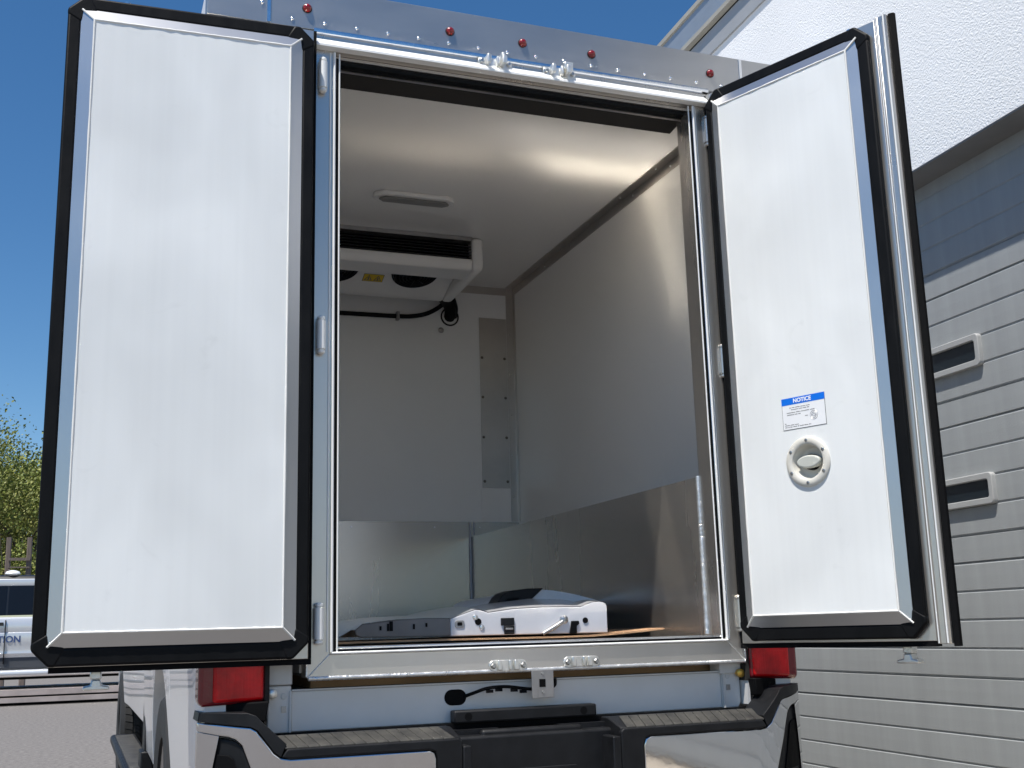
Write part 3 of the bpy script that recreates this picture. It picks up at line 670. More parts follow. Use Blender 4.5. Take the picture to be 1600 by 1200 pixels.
def build_tailgate():
    o = Vector((-.1, .15, .995))
    t = tag(empty('removed_tailgate', o + Vector((.085, .235, -.0015))), 'removed white tailgate lying on cardboard on the box floor', 'tailgate')
    t.scale = (1.064, 1.064, 1.064)
    class TB(MB):
        def build(s, n, m, p=None, **k): s.shift(-o); return MB.build(s, n, m, p or t, **k)
    low = [(-.548, 1.012), (-.25, 1.010), (.300, 1.006)]
    edge = [(-.560, 1.034), (-.537, 1.053), (-.425, 1.064), (-.33, 1.066), (-.250, 1.064), (-.166, 1.090), (-.150, 1.089), (-.122, 1.080), (-.038, 1.090), (.06, 1.0935), (.16, 1.093), (.205, 1.092), (.249, 1.107), (.276, 1.1085), (.293, 1.105), (.302, 1.095)]
    # white end face (right) and grey-brown inner end (left) as separate plates, lofted skin behind
    wl = [p for p in edge if p[0] >= -.2505]; gl = [p for p in edge if p[0] <= -.2495]
    TB().prism(wl + [(.302, 1.006), (-.250, 1.009)], .150, .175, 'y').build('end_face', 'tailgate_paint', bevel=.003)
    TB().prism(gl + [(-.250, 1.0095), (-.54, 1.012), (-.556, 1.02)], .152, .175, 'y').build('inner_end_face', 'cardboard_grey', bevel=.003)
    st = [(.150, 0, 0), (.20, .006, .01), (.40, .034, .08), (.65, .060, .22), (.85, .064, .26), (1.15, .045, .25), (1.4, .010, .24)]
    top = edge
    q = TB(); nE = len(top)
    def hump(x, k): return k * .40 * (1.0 + .95 * math.exp(-((x - .07) / .17) ** 2)) * (1 - .55 * min(1, max(0, (x - .17) / .13)))
    vs = [];
    for (y, dz, dx) in st:
        for (x, z) in top:
            f = (x + .56) / .862
            vs.append((x + dx * f, y + .0005, z + .002 + hump(x, dz) * (.55 + .45 * f) - (.03 * (1 - min(1, f / .08)) * (y > .2))))
    fs = [(i * nE + j, (i + 1) * nE + j, (i + 1) * nE + j + 1, i * nE + j + 1) for i in range(len(st) - 1) for j in range(nE - 1)]
    q.add(vs, fs)
    b = len(vs)
    q.build('outer_skin', 'tailgate_paint', smooth=35)
    q = TB(); q.prism([(-.53, 1.014), (.295, 1.008), (.52, 1.0, )][:2] + [(.295, 1.085), (-.53, 1.035)], .176, 1.4, 'y').build('core', 'bed_grey_white')
    # black handle and camera housing on the outer skin
    arch = [(.110, 1.118), (.135, 1.150), (.172, 1.164), (.230, 1.170), (.286, 1.171), (.335, 1.167), (.379, 1.160), (.420, 1.152), (.458, 1.143), (.505, 1.131), (.552, 1.117), (.575, 1.085), (.11, 1.085)]
    TB().prism(arch, .70, 1.35, 'y', top=[(x * .95 + .02, z - .012) for x, z in arch]).build('skin_bulge', 'tailgate_paint', smooth=35)
    TB().prism([(.086, 1.105), (.104, 1.124), (.118, 1.145), (.135, 1.160), (.168, 1.1695), (.230, 1.1755), (.292, 1.1765), (.268, 1.156), (.240, 1.134), (.215, 1.105)], .685, .80, 'y').build('handle_housing', 'black_plastic', bevel=.005)
    TB().prism([(.128, 1.122), (.140, 1.138), (.190, 1.143), (.182, 1.122)], .678, .690, 'y').build('handle_recess', 'rubber_flat', bevel=.002)
    # fittings on the end face
    TB().box(-.080, -.034, .144, .1505, 1.038, 1.062).build('strap_bracket', 'black_plastic', bevel=.002)
    TB().box(-.070, -.034, .143, .1505, 1.010, 1.0375).build('strap_bracket', 'black_plastic', bevel=.003)
    TB().box(-.066, -.040, .141, .1445, 1.024, 1.030).build('strap_buckle', 'steel_plate', bevel=.001)
    TB().tube([(.063, .142, 1.008), (.10, .140, 1.026), (.135, .140, 1.046)], [.006, .008, .007], 8).build('hinge_strut', 'steel_plate', smooth=50)
    TB().lathe([(.014, 0), (.014, .006), (.008, .010), (.004, .012)], (.142, .150, 1.052), (0, -1, 0), 14).build('strut_pivot', 'screw_steel', smooth=40)
    TB().prism([(.160, 1.006), (.187, 1.006), (.187, 1.030), (.197, 1.038), (.195, 1.047), (.168, 1.047)], .1435, .1502, 'y').build('latch_slot', 'rubber_flat', bevel=.002)
    TB().lathe([(.0095, 0), (.0095, .003)], (.220, .1502, 1.048), (0, -1, 0), 14).build('end_plug', 'rubber_flat')
    TB().lathe([(.011, 0), (.011, .0015)], (-.157, .1502, 1.052), (0, -1, 0), 14).build('end_hole', 'rubber_flat')
    for (x, z) in ((-.166, 1.066), (-.145, 1.034)): TB().lathe([(.010, 0), (.008, .003), (.003, .004)], (x, .1502, z), (0, -1, 0), 12).build('end_bolt', 'polished', smooth=40)
    TB().prism(round_rect(-.236, 1.034, -.204, 1.058, .008), .1475, .1502, 'y').build('catch', 'steel_plate', bevel=.001)
    TB().prism(round_rect(-.228, 1.041, -.212, 1.052, .003), .1460, .1474, 'y').build('catch_slot', 'rubber_flat')
    for (x, z0, z1, w) in ((-.479, 1.033, 1.046, .006), (-.455, 1.030, 1.053, .006), (-.445, 1.030, 1.060, .011), (-.371, 1.034, 1.050, .006), (-.330, 1.040, 1.052, .006)):
        TB().box(x - w / 2, x + w / 2, .1495, .1522, z0, z1).build('end_slot', 'rubber_flat')
    # cardboard sheet beneath
    nx, ny = 14, 8
    def c(u, v, h=0):
        x = -.585 + 1.21 * u; y = .36 + 1.45 * v
        lift = .016 * max(0, (u - .74) / .26) ** 1.5 + .0015 * math.sin(7 * u + 3 * v)
        return (x, y, .9895 + .004 + lift + h)
    q = MB()
    q.grid(lambda u, v: c(u, v), nx, ny); q.grid(lambda u, v: c(u, v, .006), nx, ny)
    for k in range(nx - 1):
        a, b2 = c(k / (nx - 1), 0), c((k + 1) / (nx - 1), 0); q.add([a, b2, (b2[0], b2[1], b2[2] + .006), (a[0], a[1], a[2] + .006)], [(0, 1, 2, 3)])
    for k in range(ny - 1):
        for uu in (0, 1):
            a, b2 = c(uu, k / (ny - 1)), c(uu, (k + 1) / (ny - 1)); q.add([a, b2, (b2[0], b2[1], b2[2] + .006), (a[0], a[1], a[2] + .006)], [(0, 1, 2, 3)])
    q.shift((0, -.8, -.99))
    cb = q.build('cardboard_sheet', 'cardboard', merge=.0001); cb.location = (0, .8, .99)
    tag(cb, 'brown cardboard sheet under the removed tailgate', 'cardboard')
M('cardboard_grey', (.17, .155, .145), .6, 0, var=.12, vscale=10)
build_tailgate()

# ------------------------------------------------------------------ pickup truck
XC = -.055
def build_pickup():
    t = tag(empty('pickup_truck', (XC, 2.8, 0)), 'white pickup carrying the cargo box, chrome and black rear bumper', 'pickup truck')
    o = Vector((XC, 2.8, 0))
    class TB(MB):                                        # x measured from the truck's centre line, y and z in the world
        def build(s, n, m, p=None, **k):
            s.shift((0, -2.8, 0)); return MB.build(s, n, m, p or t, **k)
    AX = 1.45; AR = .52
    def side_grid(y0, y1, zlow, ztop, axle, ny, bulge, name, sx, thick=.10, mat='truck_white'):
        def bottom(y):
            d = abs(y - axle)
            if d < AR: return max(zlow, .44 + math.sqrt(AR * AR - d * d))
            return zlow
        ys = sorted(set([y0 + (y1 - y0) * i / ny for i in range(ny + 1)] + [axle + AR * math.sin(R(a)) for a in range(-90, 91, 10) if y0 < axle + AR * math.sin(R(a)) < y1]))
        nz = 14; q = TB(); n = len(ys)
        vo = []; vi = []
        for y in ys:
            zb = bottom(y)
            for j in range(nz):
                z = zb + (ztop - zb) * j / (nz - 1)
                x = bulge(y, z)
                vo.append((x, y, z)); vi.append((x - thick, y, z))
        fs = []
        N = n * nz
        for i in range(n - 1):
            for j in range(nz - 1):
                a, b, c, d = i * nz + j, (i + 1) * nz + j, (i + 1) * nz + j + 1, i * nz + j + 1
                fs += [(a, b, c, d), (N + d, N + c, N + b, N + a)]
            fs += [(i * nz, N + i * nz, N + (i + 1) * nz, (i + 1) * nz), (i * nz + nz - 1, (i + 1) * nz + nz - 1, N + (i + 1) * nz + nz - 1, N + i * nz + nz - 1)]
        for j in range(nz - 1):
            fs += [(j, j + 1, N + j + 1, N + j), ((n - 1) * nz + j, N + (n - 1) * nz + j, N + (n - 1) * nz + j + 1, (n - 1) * nz + j + 1)]
        q.add(vo + vi, fs); q.flip(sx)
        return q.build(name, mat, bevel=.012, seg=3)
    def bulge_bed(y, z):
        b = .957 + .022 * math.sin(min(1, max(0, (z - .45) / .95)) * math.pi) + .018 * math.exp(-((y - AX) / .75) ** 2) * (1 if z < 1.15 else .4)
        if z > .905: b += .006
        b -= .05 * max(0, (.06 - y) / .10) ** 2
        return b
    def bulge_cab(y, z):
        return .935 + .030 * math.sin(min(1, max(0, (z - .4) / .85)) * math.pi) + (.02 * math.exp(-((y - 5.8) / .6) ** 2))
    for sx in (-1, 1):
        side_grid(.01, 2.76, .50, 1.45, AX, 30, bulge_bed, 'bed_side', sx)
        side_grid(2.80, 6.65, .60, 1.12, 5.8, 44, bulge_cab, 'cab_side', sx, .12)
        # dark wheel housing
        q = TB(); n = 14
        q.grid(lambda u, v: (.60 + .27 * v, AX + (AR + .04) * math.cos(R(180 * u)), .42 + (AR + .04) * math.sin(R(180 * u))), n, 2); q.flip(sx).build('wheel_liner', 'black_plastic')
        q = TB(); q.prism([(AX - .55, .46), (AX - .50, .30), (AX - .49, .30), (AX - .53, .90)], .66, .86, 'x'); q.flip(sx).build('mud_liner', 'black_plastic')
        for y in (AX, 5.8): wheel(t, TB, sx, y)
        # tail light: housing, wrapped lens, inner reflector lines
        tl = TB().prism([(.800, .842), (.972, .836), (.985, .842), (.985, 1.30), (.800, 1.30)], -.012, .08, 'y').flip(sx).build('tail_light', 'red_lens_dark', bevel=.014, seg=3)
        TB().prism([(.806, .850), (.945, .845), (.945, 1.29), (.806, 1.29)], -.024, -.005, 'y').flip(sx).build('lens', 'red_lens', tl, bevel=.012, seg=3)
        TB().box(.786, .7995, -.002, .09, .838, 1.30).flip(sx).build('lamp_edge', 'board_dark', tl)
        # inner bed post, latch striker and corner plate beside the tail light
        if sx < 0: TB().box(.715, .785, .030, .10, .885, 1.40).flip(sx).build('bed_post', 'bed_grey_white', bevel=.004)
        else:
            TB().box(.705, .7855, .030, .095, .862, .897).build('bed_post_foot', 'bed_grey_white', bevel=.002)
            TB().box(.7895, .7995, .0, .09, .760, 1.40).build('bed_post', 'bed_grey_white', bevel=.002)
        TB().prism([(.716, .750), (.775, .750), (.785, .768), (.785, .883), (.716, .883)], .040, .10, 'y').flip(sx).build('bed_corner_plate', 'bed_white', bevel=.004)
        TB().box(.7165, .7225, .034, .05, .752, .868).flip(sx).build('corner_flange', 'bed_grey_white')
        TB().lathe([(.009, 0), (.009, .002), (.006, .003), (.0, .002)], (.738, .040, .853), (0, -1, 0), 12).flip(sx).build('corner_stud', 'bed_grey_white', smooth=40)
        TB().box(.731, .745, .037, .0405, .808, .826).flip(sx).build('corner_clip', 'steel_plate')
        TB().lathe([(.011, 0), (.014, .01), (.014, .022), (.008, .026)], (.775, .034, .862), (0, -1, 0), 14).flip(sx).build('gate_pin', 'brass' if sx > 0 else 'cast_zinc', smooth=40)
        # running board
        rb = TB().prism([(.905, .418), (1.045, .418), (1.06, .405), (1.06, .372), (1.03, .350), (.905, .350)], 2.48, 4.95, 'y').flip(sx).build('running_board', 'black_plastic', bevel=.008)
        TB().box(.925, 1.035, 2.62, 4.80, .4185, .424).flip(sx).build('step_pad', 'grey_plastic', rb)
        TB().box(.93, .99, 2.60, 2.80, .36, .50).flip(sx).build('board_bracket', 'black_plastic', rb, bevel=.006)
        TB().prism([(2.64, .47), (2.64, .62), (2.72, .78), (2.83, .86), (2.83, .47)], .951, .972, 'x').flip(sx).build('lower_moulding', 'black_plastic', bevel=.004)
    # bed floor, sill panel under the box, front wall
    TB().box(-.80, .80, .06, 2.74, .80, .866).build('bed_floor', 'bed_white')
    sp = TB().box(-.7155, .7155, .046, .06, .752, .866).build('rear_sill', 'bed_white', bevel=.003)
    TB().box(-.715, .715, .040, .056, .8665, .871).build('sill_lip', 'bed_grey_white', sp)
    TB().box(-.95, .95, 2.74, 2.77, .6, 1.44).build('bed_front_wall', 'truck_white')
    # wiring hole, harness and plug bracket
    TB().prism(round_rect(-.250, .803, -.180, .850, .023), .0445, .0462, 'y').build('wiring_hole', 'rubber_flat')
    pts = smooth_path([(-.19, .055, .825), (-.165, .02, .838), (-.12, .012, .851), (-.06, .012, .853), (.0, .012, .845), (.03, .012, .842), (.075, .006, .842), (.098, .004, .852), (.100, .006, .872)], 6)
    hr = TB().tube(pts, .0052, 8).build('wiring_harness', 'rubber_flat', smooth=60)
    for x, z in ((-.115, .843), (-.085, .846), (-.035, .843), (-.005, .838)): TB().box(x - .010, x + .010, .006, .018, z - .006, z + .003).build('harness_tape', 'rubber_flat', hr)
    br = TB().box(.017, .090, -.008, -.005, .815, .8985).build('plug_bracket', 'steel_plate', bevel=.0008)
    TB().box(.042, .062, -.0095, -.0078, .848, .872).build('bracket_window', 'rubber_flat', br)
    TB().box(.036, .086, -.0095, -.0078, .818, .841).build('bracket_tab', 'steel_plate', br)
    for z in (.889, .833): TB().lathe([(.005, 0), (.004, .003)], (.053, -.0095 if z < .85 else -.008, z), (0, -1, 0), 10).build('bracket_screw', 'screw_steel', br)
    # bumper --------------------------------------------------------------
    def wrapY(x, base=-.135):
        a = max(0, abs(x) - .76)
        return base + 1.15 * a * a * 2.2 + .01 * max(0, abs(x) - .3)
    bp = TB().box(-.80, .80, -.06, .04, .48, .72).build('bumper', 'black_plastic', bevel=.01)
    def sheet(poly, name, mat, depth, base, sx, parent=bp, cuts=18, bev=.006):
        """outline in x and z, bent round the bumper's plan curve and given depth towards the truck"""
        bm = bmesh.new()
        vs = [bm.verts.new((p[0], 0, p[1])) for p in poly]; bm.faces.new(vs)
        lo, hi = min(p[0] for p in poly), max(p[0] for p in poly)
        for k in range(1, cuts):
            x = lo + (hi - lo) * k / cuts
            bmesh.ops.bisect_plane(bm, geom=bm.verts[:] + bm.edges[:] + bm.faces[:], plane_co=(x, 0, 0), plane_no=(1, 0, 0))
        r = bmesh.ops.extrude_face_region(bm, geom=list(bm.faces))
        back = [v for v in r['geom'] if isinstance(v, bmesh.types.BMVert)]
        for v in back: v.co.y = depth
        for v in bm.verts: v.co.y += wrapY(v.co.x, base) + (.035 * max(0, .694 - v.co.z) if mat == 'chrome' else 0) + (.03 * max(0, .694 - v.co.z) if 'step' in name else 0); v.co.x *= sx; v.co.y -= 2.8
        bmesh.ops.recalc_face_normals(bm, faces=bm.faces)
        me = bpy.data.meshes.new(name); bm.to_mesh(me); bm.free(); me.materials.append(MATS[mat])
        me.polygons.foreach_set('use_smooth', [True] * len(me.polygons)); me.set_sharp_from_angle(angle=R(30))
        return put(name, me, parent, bev, 3)
    for sx in (-1, 1):
        # chrome end: low middle section, sloping shoulder, raised corner, opening for the corner step
        chrome = [(.330, .520), (.330, .670), (.336, .688), (.352, .694), (.745, .694), (.772, .699), (.790, .712), (.836, .772), (.852, .781), (.880, .784), (.984, .796),
                  (.984, .770), (.93, .760), (.906, .757), (.888, .750), (.872, .735), (.800, .545), (.790, .520)]
        sheet(chrome, 'chrome_end', 'chrome', .03, -.135, sx)
        sheet([(.984, .7695), (.930, .7595), (.970, .52), (.984, .52)], 'chrome_edge', 'chrome', .03, -.134, sx, cuts=4, bev=.004)
        sheet([(.795, .53), (.868, .728), (.885, .744), (.905, .750), (.952, .757), (.985, .53)], 'corner_step', 'black_plastic', .03, -.122, sx, cuts=8)
        sheet([(.850, .56), (.893, .700), (.905, .708), (.945, .712), (.965, .56)], 'corner_step_hollow', 'rubber_flat', .03, -.1265, sx, cuts=5, bev=.002)
        # black top: step pad, shoulder, raised cap
        sheet([(.252, .500), (.252, .712), (.262, .722), (.755, .722), (.770, .700), (.745, .6955), (.352, .6955), (.334, .690), (.3285, .672), (.3285, .50)], 'step_fascia', 'black_plastic', .02, -.138, sx, bev=.008)
        TB().prism([(-.128, .690), (-.128, .7235), (-.035, .7485), (.015, .7485), (.015, .690)], .255, .757, 'x').flip(sx).build('step_top', 'black_plastic', bp, bevel=.004)
        for k in range(15):
            x = .275 + .0325 * k
            vs = []
            for dz in (-.002, .0035):
                for (px, py) in ((x, -.132), (x + .0305, -.132), (x + .0305 + .020, -.037), (x + .020, -.037)):
                    vs.append((px, py, .7235 + (py + .128) * .025 / .093 + dz))
            TB().add(vs, [(0, 1, 2, 3), (7, 6, 5, 4), (0, 4, 5, 1), (1, 5, 6, 2), (2, 6, 7, 3), (3, 7, 4, 0)]).flip(sx).build('tread_rib', 'grey_plastic', bp, bevel=.0018)
        sheet([(.757, .7345), (.772, .7005), (.789, .7135), (.834, .7735), (.851, .7825), (.880, .7858), (.984, .7975), (.980, .822), (.860, .820), (.838, .812), (.822, .795)], 'bumper_cap', 'black_plastic', .13, -.137, sx, bev=.008)
        sheet([(.800, .790), (.975, .800), (.975, .840), (.792, .846)], 'cap_filler', 'rubber_flat', .06, -.050, sx, cuts=6, bev=.004)
        TB().box(.10, .255, -.02, .03, .50, .735).flip(sx).build('centre_cheek', 'black_plastic', bp)
        TB().box(.225, .2515, -.137, -.02, .50, .70).flip(sx).build('centre_return', 'black_plastic', bp, bevel=.004)
        TB().prism(round_rect(.1705, .640, .205, .700, .012), -.040, -.019, 'y').flip(sx).build('plate_lamp', 'grey_plastic', bp, bevel=.004)
        for z in (.655, .690): TB().lathe([(.0045, 0), (.004, .004)], (.188, -.040, z), (0, -1, 0), 8).flip(sx).build('lamp_screw', 'screw_steel', bp)
    TB().box(-.80, .80, .0155, .0455, .735, .7515).build('top_filler', 'rubber_flat', bp)
    rg = TB().box(-.235, .235, -.004, .040, .752, .790).build('centre_ridge', 'black_plastic', bp, bevel=.006)
    for x in (-.19, .19): TB().lathe([(.012, 0), (.010, -.004), (.0, -.004)], (x, -.0045, .771), (0, -1, 0), 14).build('ridge_plug', 'rubber_flat', bp, smooth=40)
    TB().box(-.165, .165, -.050, -.0205, .470, .735).build('plate_recess', 'black_plastic', bp, bevel=.01)
    TB().prism(round_rect(-.14, .50, .14, .62, .01), -.062, -.0505, 'y').build('plate_holder', 'black_plastic', bp, bevel=.003)
    # chassis and hitch under the bed
    for x in (-.45, .45): TB().box(x - .05, x + .05, .0, 6.2, .52, .68).build('chassis_rail', 'rubber_flat', bevel=.01)
    TB().box(-.55, .55, .05, .15, .44, .52).build('hitch_tube', 'rubber_flat', bevel=.01)
    # cab: floor pan, greenhouse, glass, hood
    TB().box(-.82, .82, 2.84, 4.75, .45, 1.12).build('cab_floor', 'board_dark')
    TB().prism([(2.82, 1.12), (2.86, 1.85), (3.05, 1.93), (4.1, 1.93), (4.35, 1.86), (4.95, 1.22), (6.3, 1.17), (6.62, 1.02), (6.66, .60), (6.3, .55), (4.8, .60), (4.75, 1.12)], -.86, .86, 'x').build('cab_body', 'truck_white', bevel=.06, seg=3)
    for sx in (-1, 1):
        TB().prism([(2.98, 1.22), (3.0, 1.76), (3.45, 1.78), (3.45, 1.22)], .855, .868, 'x').flip(sx).build('rear_side_window', 'glass_dark')
        TB().prism([(3.55, 1.22), (3.55, 1.78), (4.15, 1.76), (4.70, 1.24)], .855, .868, 'x').flip(sx).build('front_side_window', 'glass_dark')
        TB().box(.86, .875, 3.49, 3.51, .60, 1.20).flip(sx).build('door_gap', 'rubber_flat')
        TB().box(.988, 1.015, 3.58, 3.76, 1.02, 1.05).flip(sx).build('door_handle', 'truck_white', bevel=.008)
    TB().prism([(4.40, 1.80), (4.42, 1.815), (4.97, 1.245), (4.95, 1.22)], -.72, .72, 'x').build('windscreen', 'glass_dark')
def wheel(t, TB, sx, y):
    r, w0, w1 = .415, .705, .985
    q = TB()
    prof = [(.235, w0 + .01), (.30, w0), (.375, w0 + .005), (.402, w0 + .03), (.406, w0 + .06), (.406, w1 - .06), (.402, w1 - .03), (.375, w1 - .005), (.30, w1), (.235, w1 - .01)]
    q.lathe([(a, b) for a, b in prof], (0, y, r), (1, 0, 0), 56, ring=True)
    N = 52
    for k in range(N):
        for row, (a, b) in enumerate(((w0 + .035, w0 + .085), (w0 + .098, w0 + .138), (w0 + .146, w0 + .186), (w0 + .196, w0 + .246))):
            th = 2 * math.pi * (k + .5 * (row % 2)) / N; dt = .72 * math.pi / N * 1.2
            vs = []
            for rr in (.398, .416):
                for tt in (th - dt, th + dt):
                    for x in (a, b):
                        sk = .25 * dt * (1 if x == a else -1)
                        vs.append((x, y + rr * math.cos(tt + sk), r + rr * math.sin(tt + sk)))
            q.add(vs, [(0, 1, 3, 2), (4, 6, 7, 5), (0, 4, 5, 1), (2, 3, 7, 6), (0, 2, 6, 4), (1, 5, 7, 3)])
    wh = q.flip(sx).build('wheel', 'tyre', smooth=30)
    TB().lathe([(.0, w1 - .07), (.07, w1 - .06), (.09, w1 - .085), (.20, w1 - .06), (.232, w1 - .025), (.236, w1 - .022), (.236, w0 + .02), (.20, w0 + .03), (.0, w0 + .06)], (0, y, r), (1, 0, 0), 32).flip(sx).build('rim', 'rim', wh, smooth=30)
build_pickup()

# ------------------------------------------------------------------ parked van on a low deck, timber rack, trees
def build_background():
    dk = tag(empty('low_steel_deck', (0, 19.6, 0)), 'low rusty steel deck under the parked silver van', 'deck')
    def D(mb, n, m, **k): mb.shift((0, -19.6, 0)); return mb.build(n, m, dk, **k)
    D(MB().box(-7, 1.8, 18.55, 20.7, .235, .262), 'deck_plate', 'deck_steel')
    D(MB().box(-7, 1.8, 18.50, 18.545, .165, .262), 'edge_rail', 'deck_steel')
    D(MB().box(-7, 1.8, 18.38, 18.46, .055, .135), 'lower_rail', 'deck_steel')
    D(MB().box(-7, 1.8, 18.60, 20.6, .0, .10), 'underframe', 'rubber_flat')
    for x in (-6.5, -4.5, -2.9, 1.2): D(MB().box(x, x + .12, 18.40, 18.55, .0, .16), 'deck_leg', 'rubber_flat')
    v = tag(empty('parked_van', (-2.2, 19.7, .262)), 'silver passenger van with dark windows and blue lettering, parked far left', 'van')
    o = Vector((-2.2, 19.7, .262))
    def V(mb, n, m, p=None, **k): mb.shift(-o); return mb.build(n, m, p or v, **k)
    Y0 = 18.72; XF, XR = -6.0, 1.25
    # body side section (y, z), extruded along the van
    sec = [(18.86, .62), (18.80, .66), (18.775, .80), (18.735, .865), (18.745, .93), (18.725, 1.02), (18.720, 1.16), (18.727, 1.22), (18.738, 1.225), (18.728, 1.30), (18.735, 1.44), (18.765, 1.487)]
    sec2 = [(19.7 + (19.7 - y), z) for y, z in sec][::-1]
    V(MB().prism(sec + sec2, XF, XR, 'x'), 'body', 'silver_paint', bevel=.01)
    V(MB().prism([(18.80, .56), (18.80, .70), (18.772, .80), (18.772, .63), (18.79, .56)], XF + .3, XR - .3, 'x'), 'lower_cladding', 'cladding')
    V(MB().prism([(18.80, 1.4875), (18.93, 2.17), (18.99, 2.225), (20.41, 2.225), (20.47, 2.17), (20.60, 1.4875)], XF + 1.5, XR - .1, 'x'), 'greenhouse', 'roof_black', bevel=.03)
    V(MB().prism([(18.896, 2.03), (18.890, 2.045), (18.905, 2.15), (18.935, 2.16), (18.95, 2.03)], XF + 1.5, XR - .3, 'x'), 'roof_rail', 'silver_paint', bevel=.006)
    V(MB().prism([(18.770, 1.482), (18.770, 1.520), (18.80, 1.525), (18.80, 1.482)], XF + 1.3, XR - .3, 'x'), 'belt_moulding', 'chrome')
    xb = -2.50
    for x0, x1 in ((-4.2, xb - .02), (xb + .02, -1.35), (-1.28, .95)):
        V(MB().add([(x0, 18.796, 1.526), (x1, 18.796, 1.526), (x1, 18.888, 2.03), (x0, 18.888, 2.03), (x0, 18.82, 1.526), (x1, 18.82, 1.526), (x1, 18.912, 2.03), (x0, 18.912, 2.03)],
                   [(0, 1, 2, 3), (7, 6, 5, 4), (0, 4, 5, 1), (1, 5, 6, 2), (2, 6, 7, 3), (3, 7, 4, 0)]), 'side_window', 'glass_dark')
    for x in (xb, -1.31):
        V(MB().box(x - .006, x + .006, 18.70, 18.78, .70, 1.44), 'door_gap', 'rubber_flat')
    V(MB().box(xb - .22, xb - .03, 18.695, 18.73, 1.345, 1.40), 'door_handle', 'roof_black', bevel=.008)
    V(MB().tube([(XF + 1.6, 18.70, .53), (.2, 18.70, .53)], .062, 14), 'side_step', 'silver_paint', smooth=50)
    for x in (-5.2, .65):
        w_ = V(MB().lathe([(.22, -.12), (.36, -.12), (.39, -.09), (.39, .09), (.36, .12), (.22, .12)], (x, 18.93, .655), (0, 1, 0), 36, ring=True), 'wheel', 'tyre', smooth=30)
        V(MB().lathe([(.0, .05), (.10, .06), (.22, .09), (.23, .10), (.23, -.1), (.0, -.1)], (x, 18.93, .655), (0, -1, 0), 24), 'rim', 'rim', w_, smooth=30)
    V(MB().box(XF + .6, XR - .3, 19.0, 20.3, .42, .66), 'underbody', 'rubber_flat')
    V(MB().lathe([(.10, 0), (.13, .03), (.11, .07), (.05, .09), (.0, .095)], (-2.45, 19.05, 2.22), (0, 0, 1), 20), 'roof_beacon', 'white_box_skin', smooth=50)
    me = text_mesh('TION', .155, .002, .004); me.materials.clear(); me.materials.append(MATS['lettering_blue'])
    l = put('side_lettering', me, v); l.location = Vector((-2.43, 18.715, 1.105)) - o; l.rotation_euler = (R(90), 0, 0)
    # timber rack behind the van
    rk = tag(empty('timber_rack', (-2.75, 28, 0)), 'weathered timber post rack standing behind the van', 'rack')
    for x in (-3.0, -2.52): MB().prism(round_rect(x - .075 + 2.75, -.08, x + .075 + 2.75, .08, .03), 0, 3.64, 'z', top=round_rect(x - .06 + 2.74, -.07, x + .06 + 2.74, .07, .03)).build('post', 'weathered_wood', rk)
    MB().box(-.25, .25, -.12, -.08, 3.06, 3.13).build('rail', 'weathered_wood', rk)
    MB().box(-.25, .25, -.12, -.08, 2.88, 2.91).build('rail', 'weathered_wood', rk)
    MB().tube([(-.24, -.1, 2.84), (.22, -.1, 2.5)], .03, 6).build('brace', 'weathered_wood', rk)
build_background()

def build_tree(x, y, h, spread, leaf_mats, label, seed, density=1.0):
    rnd = random.Random(seed)
    t = tag(empty('deciduous_tree', (x, y, 0)), label, 'tree', 'trees beyond the parking lot')
    q = MB(); tips = []
    def branch(p, d, ln, r, lev):
        n = 4; pts = [p]; rs = [r]
        for k in range(n):
            d = (d + Vector((rnd.uniform(-1, 1), rnd.uniform(-1, 1), rnd.uniform(-.4, .7))) * .16).normalized()
            p = p + d * ln / n; pts.append(p); rs.append(r * (1 - .55 * (k + 1) / n))
        q.tube(pts, rs, 7 if lev < 2 else 5)
        if lev >= 3: tips.append((pts[-1], ln)); tips.append((pts[2], ln)); return
        m = 4 if lev == 0 else 4
        for k in range(m):
            i = n - (k % 2) - (1 if k > 2 else 0); a = rnd.uniform(0, 6.28) + k * 1.57
            nd = (d * .75 + Vector((math.cos(a), math.sin(a), rnd.uniform(-.1, .35))) * rnd.uniform(.6, 1.0)).normalized()
            branch(pts[i], nd, ln * rnd.uniform(.55, .72), rs[i] * .62, lev + 1)
        if lev == 0:
            for k in range(4):
                a = rnd.uniform(0, 6.28); nd = Vector((math.cos(a), math.sin(a), .35)).normalized()
                branch(pts[2], nd, ln * .5 * spread, rs[2] * .5, 2)
    branch(Vector((0, 0, -.1)), Vector((rnd.uniform(-.08, .08), rnd.uniform(-.08, .08), 1)), h * .42, h * .019, 0)
    q.build('trunk', 'bark', t, smooth=60)
    for ci, lm in enumerate(leaf_mats):
        q = MB()
        for (p, ln) in tips:
            if rnd.random() > .85: continue
            for k in range(int(120 * density)):
                c = p + Vector((rnd.gauss(0, 1), rnd.gauss(0, 1), rnd.gauss(0, .8))) * ln * .50
                a = Vector((rnd.gauss(0, 1), rnd.gauss(0, 1), rnd.gauss(0, 1))).normalized(); b = a.orthogonal().normalized()
                s = rnd.uniform(.028, .065) * h / 9
                c2 = a.cross(b)
                q.add([c - b * s, c + c2 * s * .7, c + b * s * 1.1, c - c2 * s * .7], [(0, 1, 2, 3)])
        q.build('crown', lm, t)
    return t
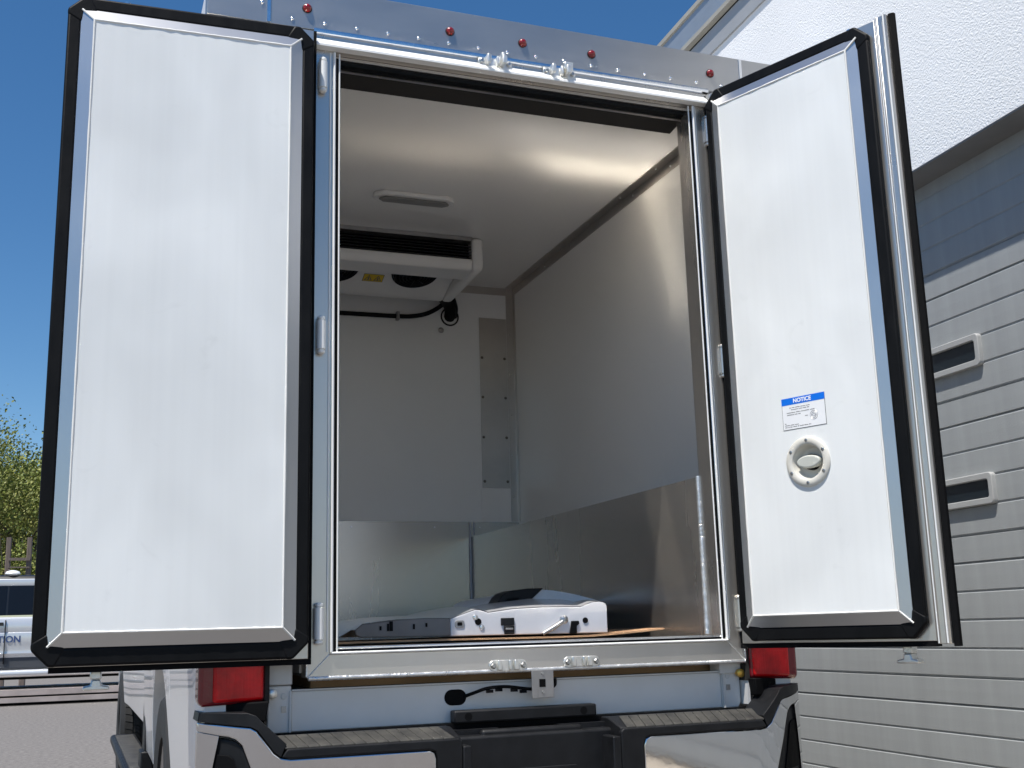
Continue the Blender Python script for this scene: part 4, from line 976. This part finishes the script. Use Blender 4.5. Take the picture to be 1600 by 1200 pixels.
trees = [(-4.2, 44, 9.6, 1.1, ['leaves', 'leaves_pale'], 'leafy spring tree with a dark trunk just left of the open door'),
         (-6.3, 47, 10.0, 1.2, ['leaves_pale', 'leaves'], 'pale green spring tree at the left edge behind the van'),
         (-2.6, 50, 8.8, 1.2, ['leaves', 'leaves_dark'], 'darker green tree showing only beside the edge of the open door'),
         (-4.9, 57, 9.5, 1.3, ['leaves_dark', 'leaves_pale'], 'bushy tree behind the dark-trunked spring tree')]
for i, (x, y, h, sp, lm, lb) in enumerate(trees): build_tree(x, y, h * 1.12, sp, lm, lb, 11 + i, 1.0)
def shrub(x, y, h, w_, mats, label, seed):
    rnd = random.Random(seed); t = tag(empty('scrub_bush', (x, y, 0)), label, 'bush', 'scrub at the foot of the trees')
    q = MB()
    for k in range(14):
        a = rnd.uniform(0, 6.28); q.tube([(0, 0, 0), (math.cos(a) * w_ * .3, math.sin(a) * w_ * .2, h * .5), (math.cos(a) * w_ * .6 + rnd.uniform(-.2, .2), math.sin(a) * w_ * .4, h * rnd.uniform(.8, 1.1))], [.05, .03, .01], 5)
    q.build('stems', 'bark', t)
    for lm in mats:
        q = MB()
        for k in range(7000):
            a = rnd.uniform(0, 6.28); rr = math.sqrt(rnd.random()); z = rnd.random() ** .8
            c = Vector((math.cos(a) * rr * w_ * (1 - .35 * z), math.sin(a) * rr * w_ * .6 * (1 - .35 * z), h * z * (1 - .25 * rr)))
            v1 = Vector((rnd.gauss(0, 1), rnd.gauss(0, 1), rnd.gauss(0, 1))).normalized(); v2 = v1.orthogonal().normalized(); v3 = v1.cross(v2); s = rnd.uniform(.035, .075)
            q.add([c - v2 * s, c + v3 * s * .7, c + v2 * s, c - v3 * s * .7], [(0, 1, 2, 3)])
        q.build('foliage', lm, t)
shrub(-3.2, 40, 4.6, 1.9, ['leaves_pale', 'leaves'], 'yellow green bush right behind the timber rack', 5)
shrub(-5.9, 41, 4.2, 2.2, ['leaves_dark', 'leaves'], 'darker scrub bush at the left edge behind the van roof', 6)
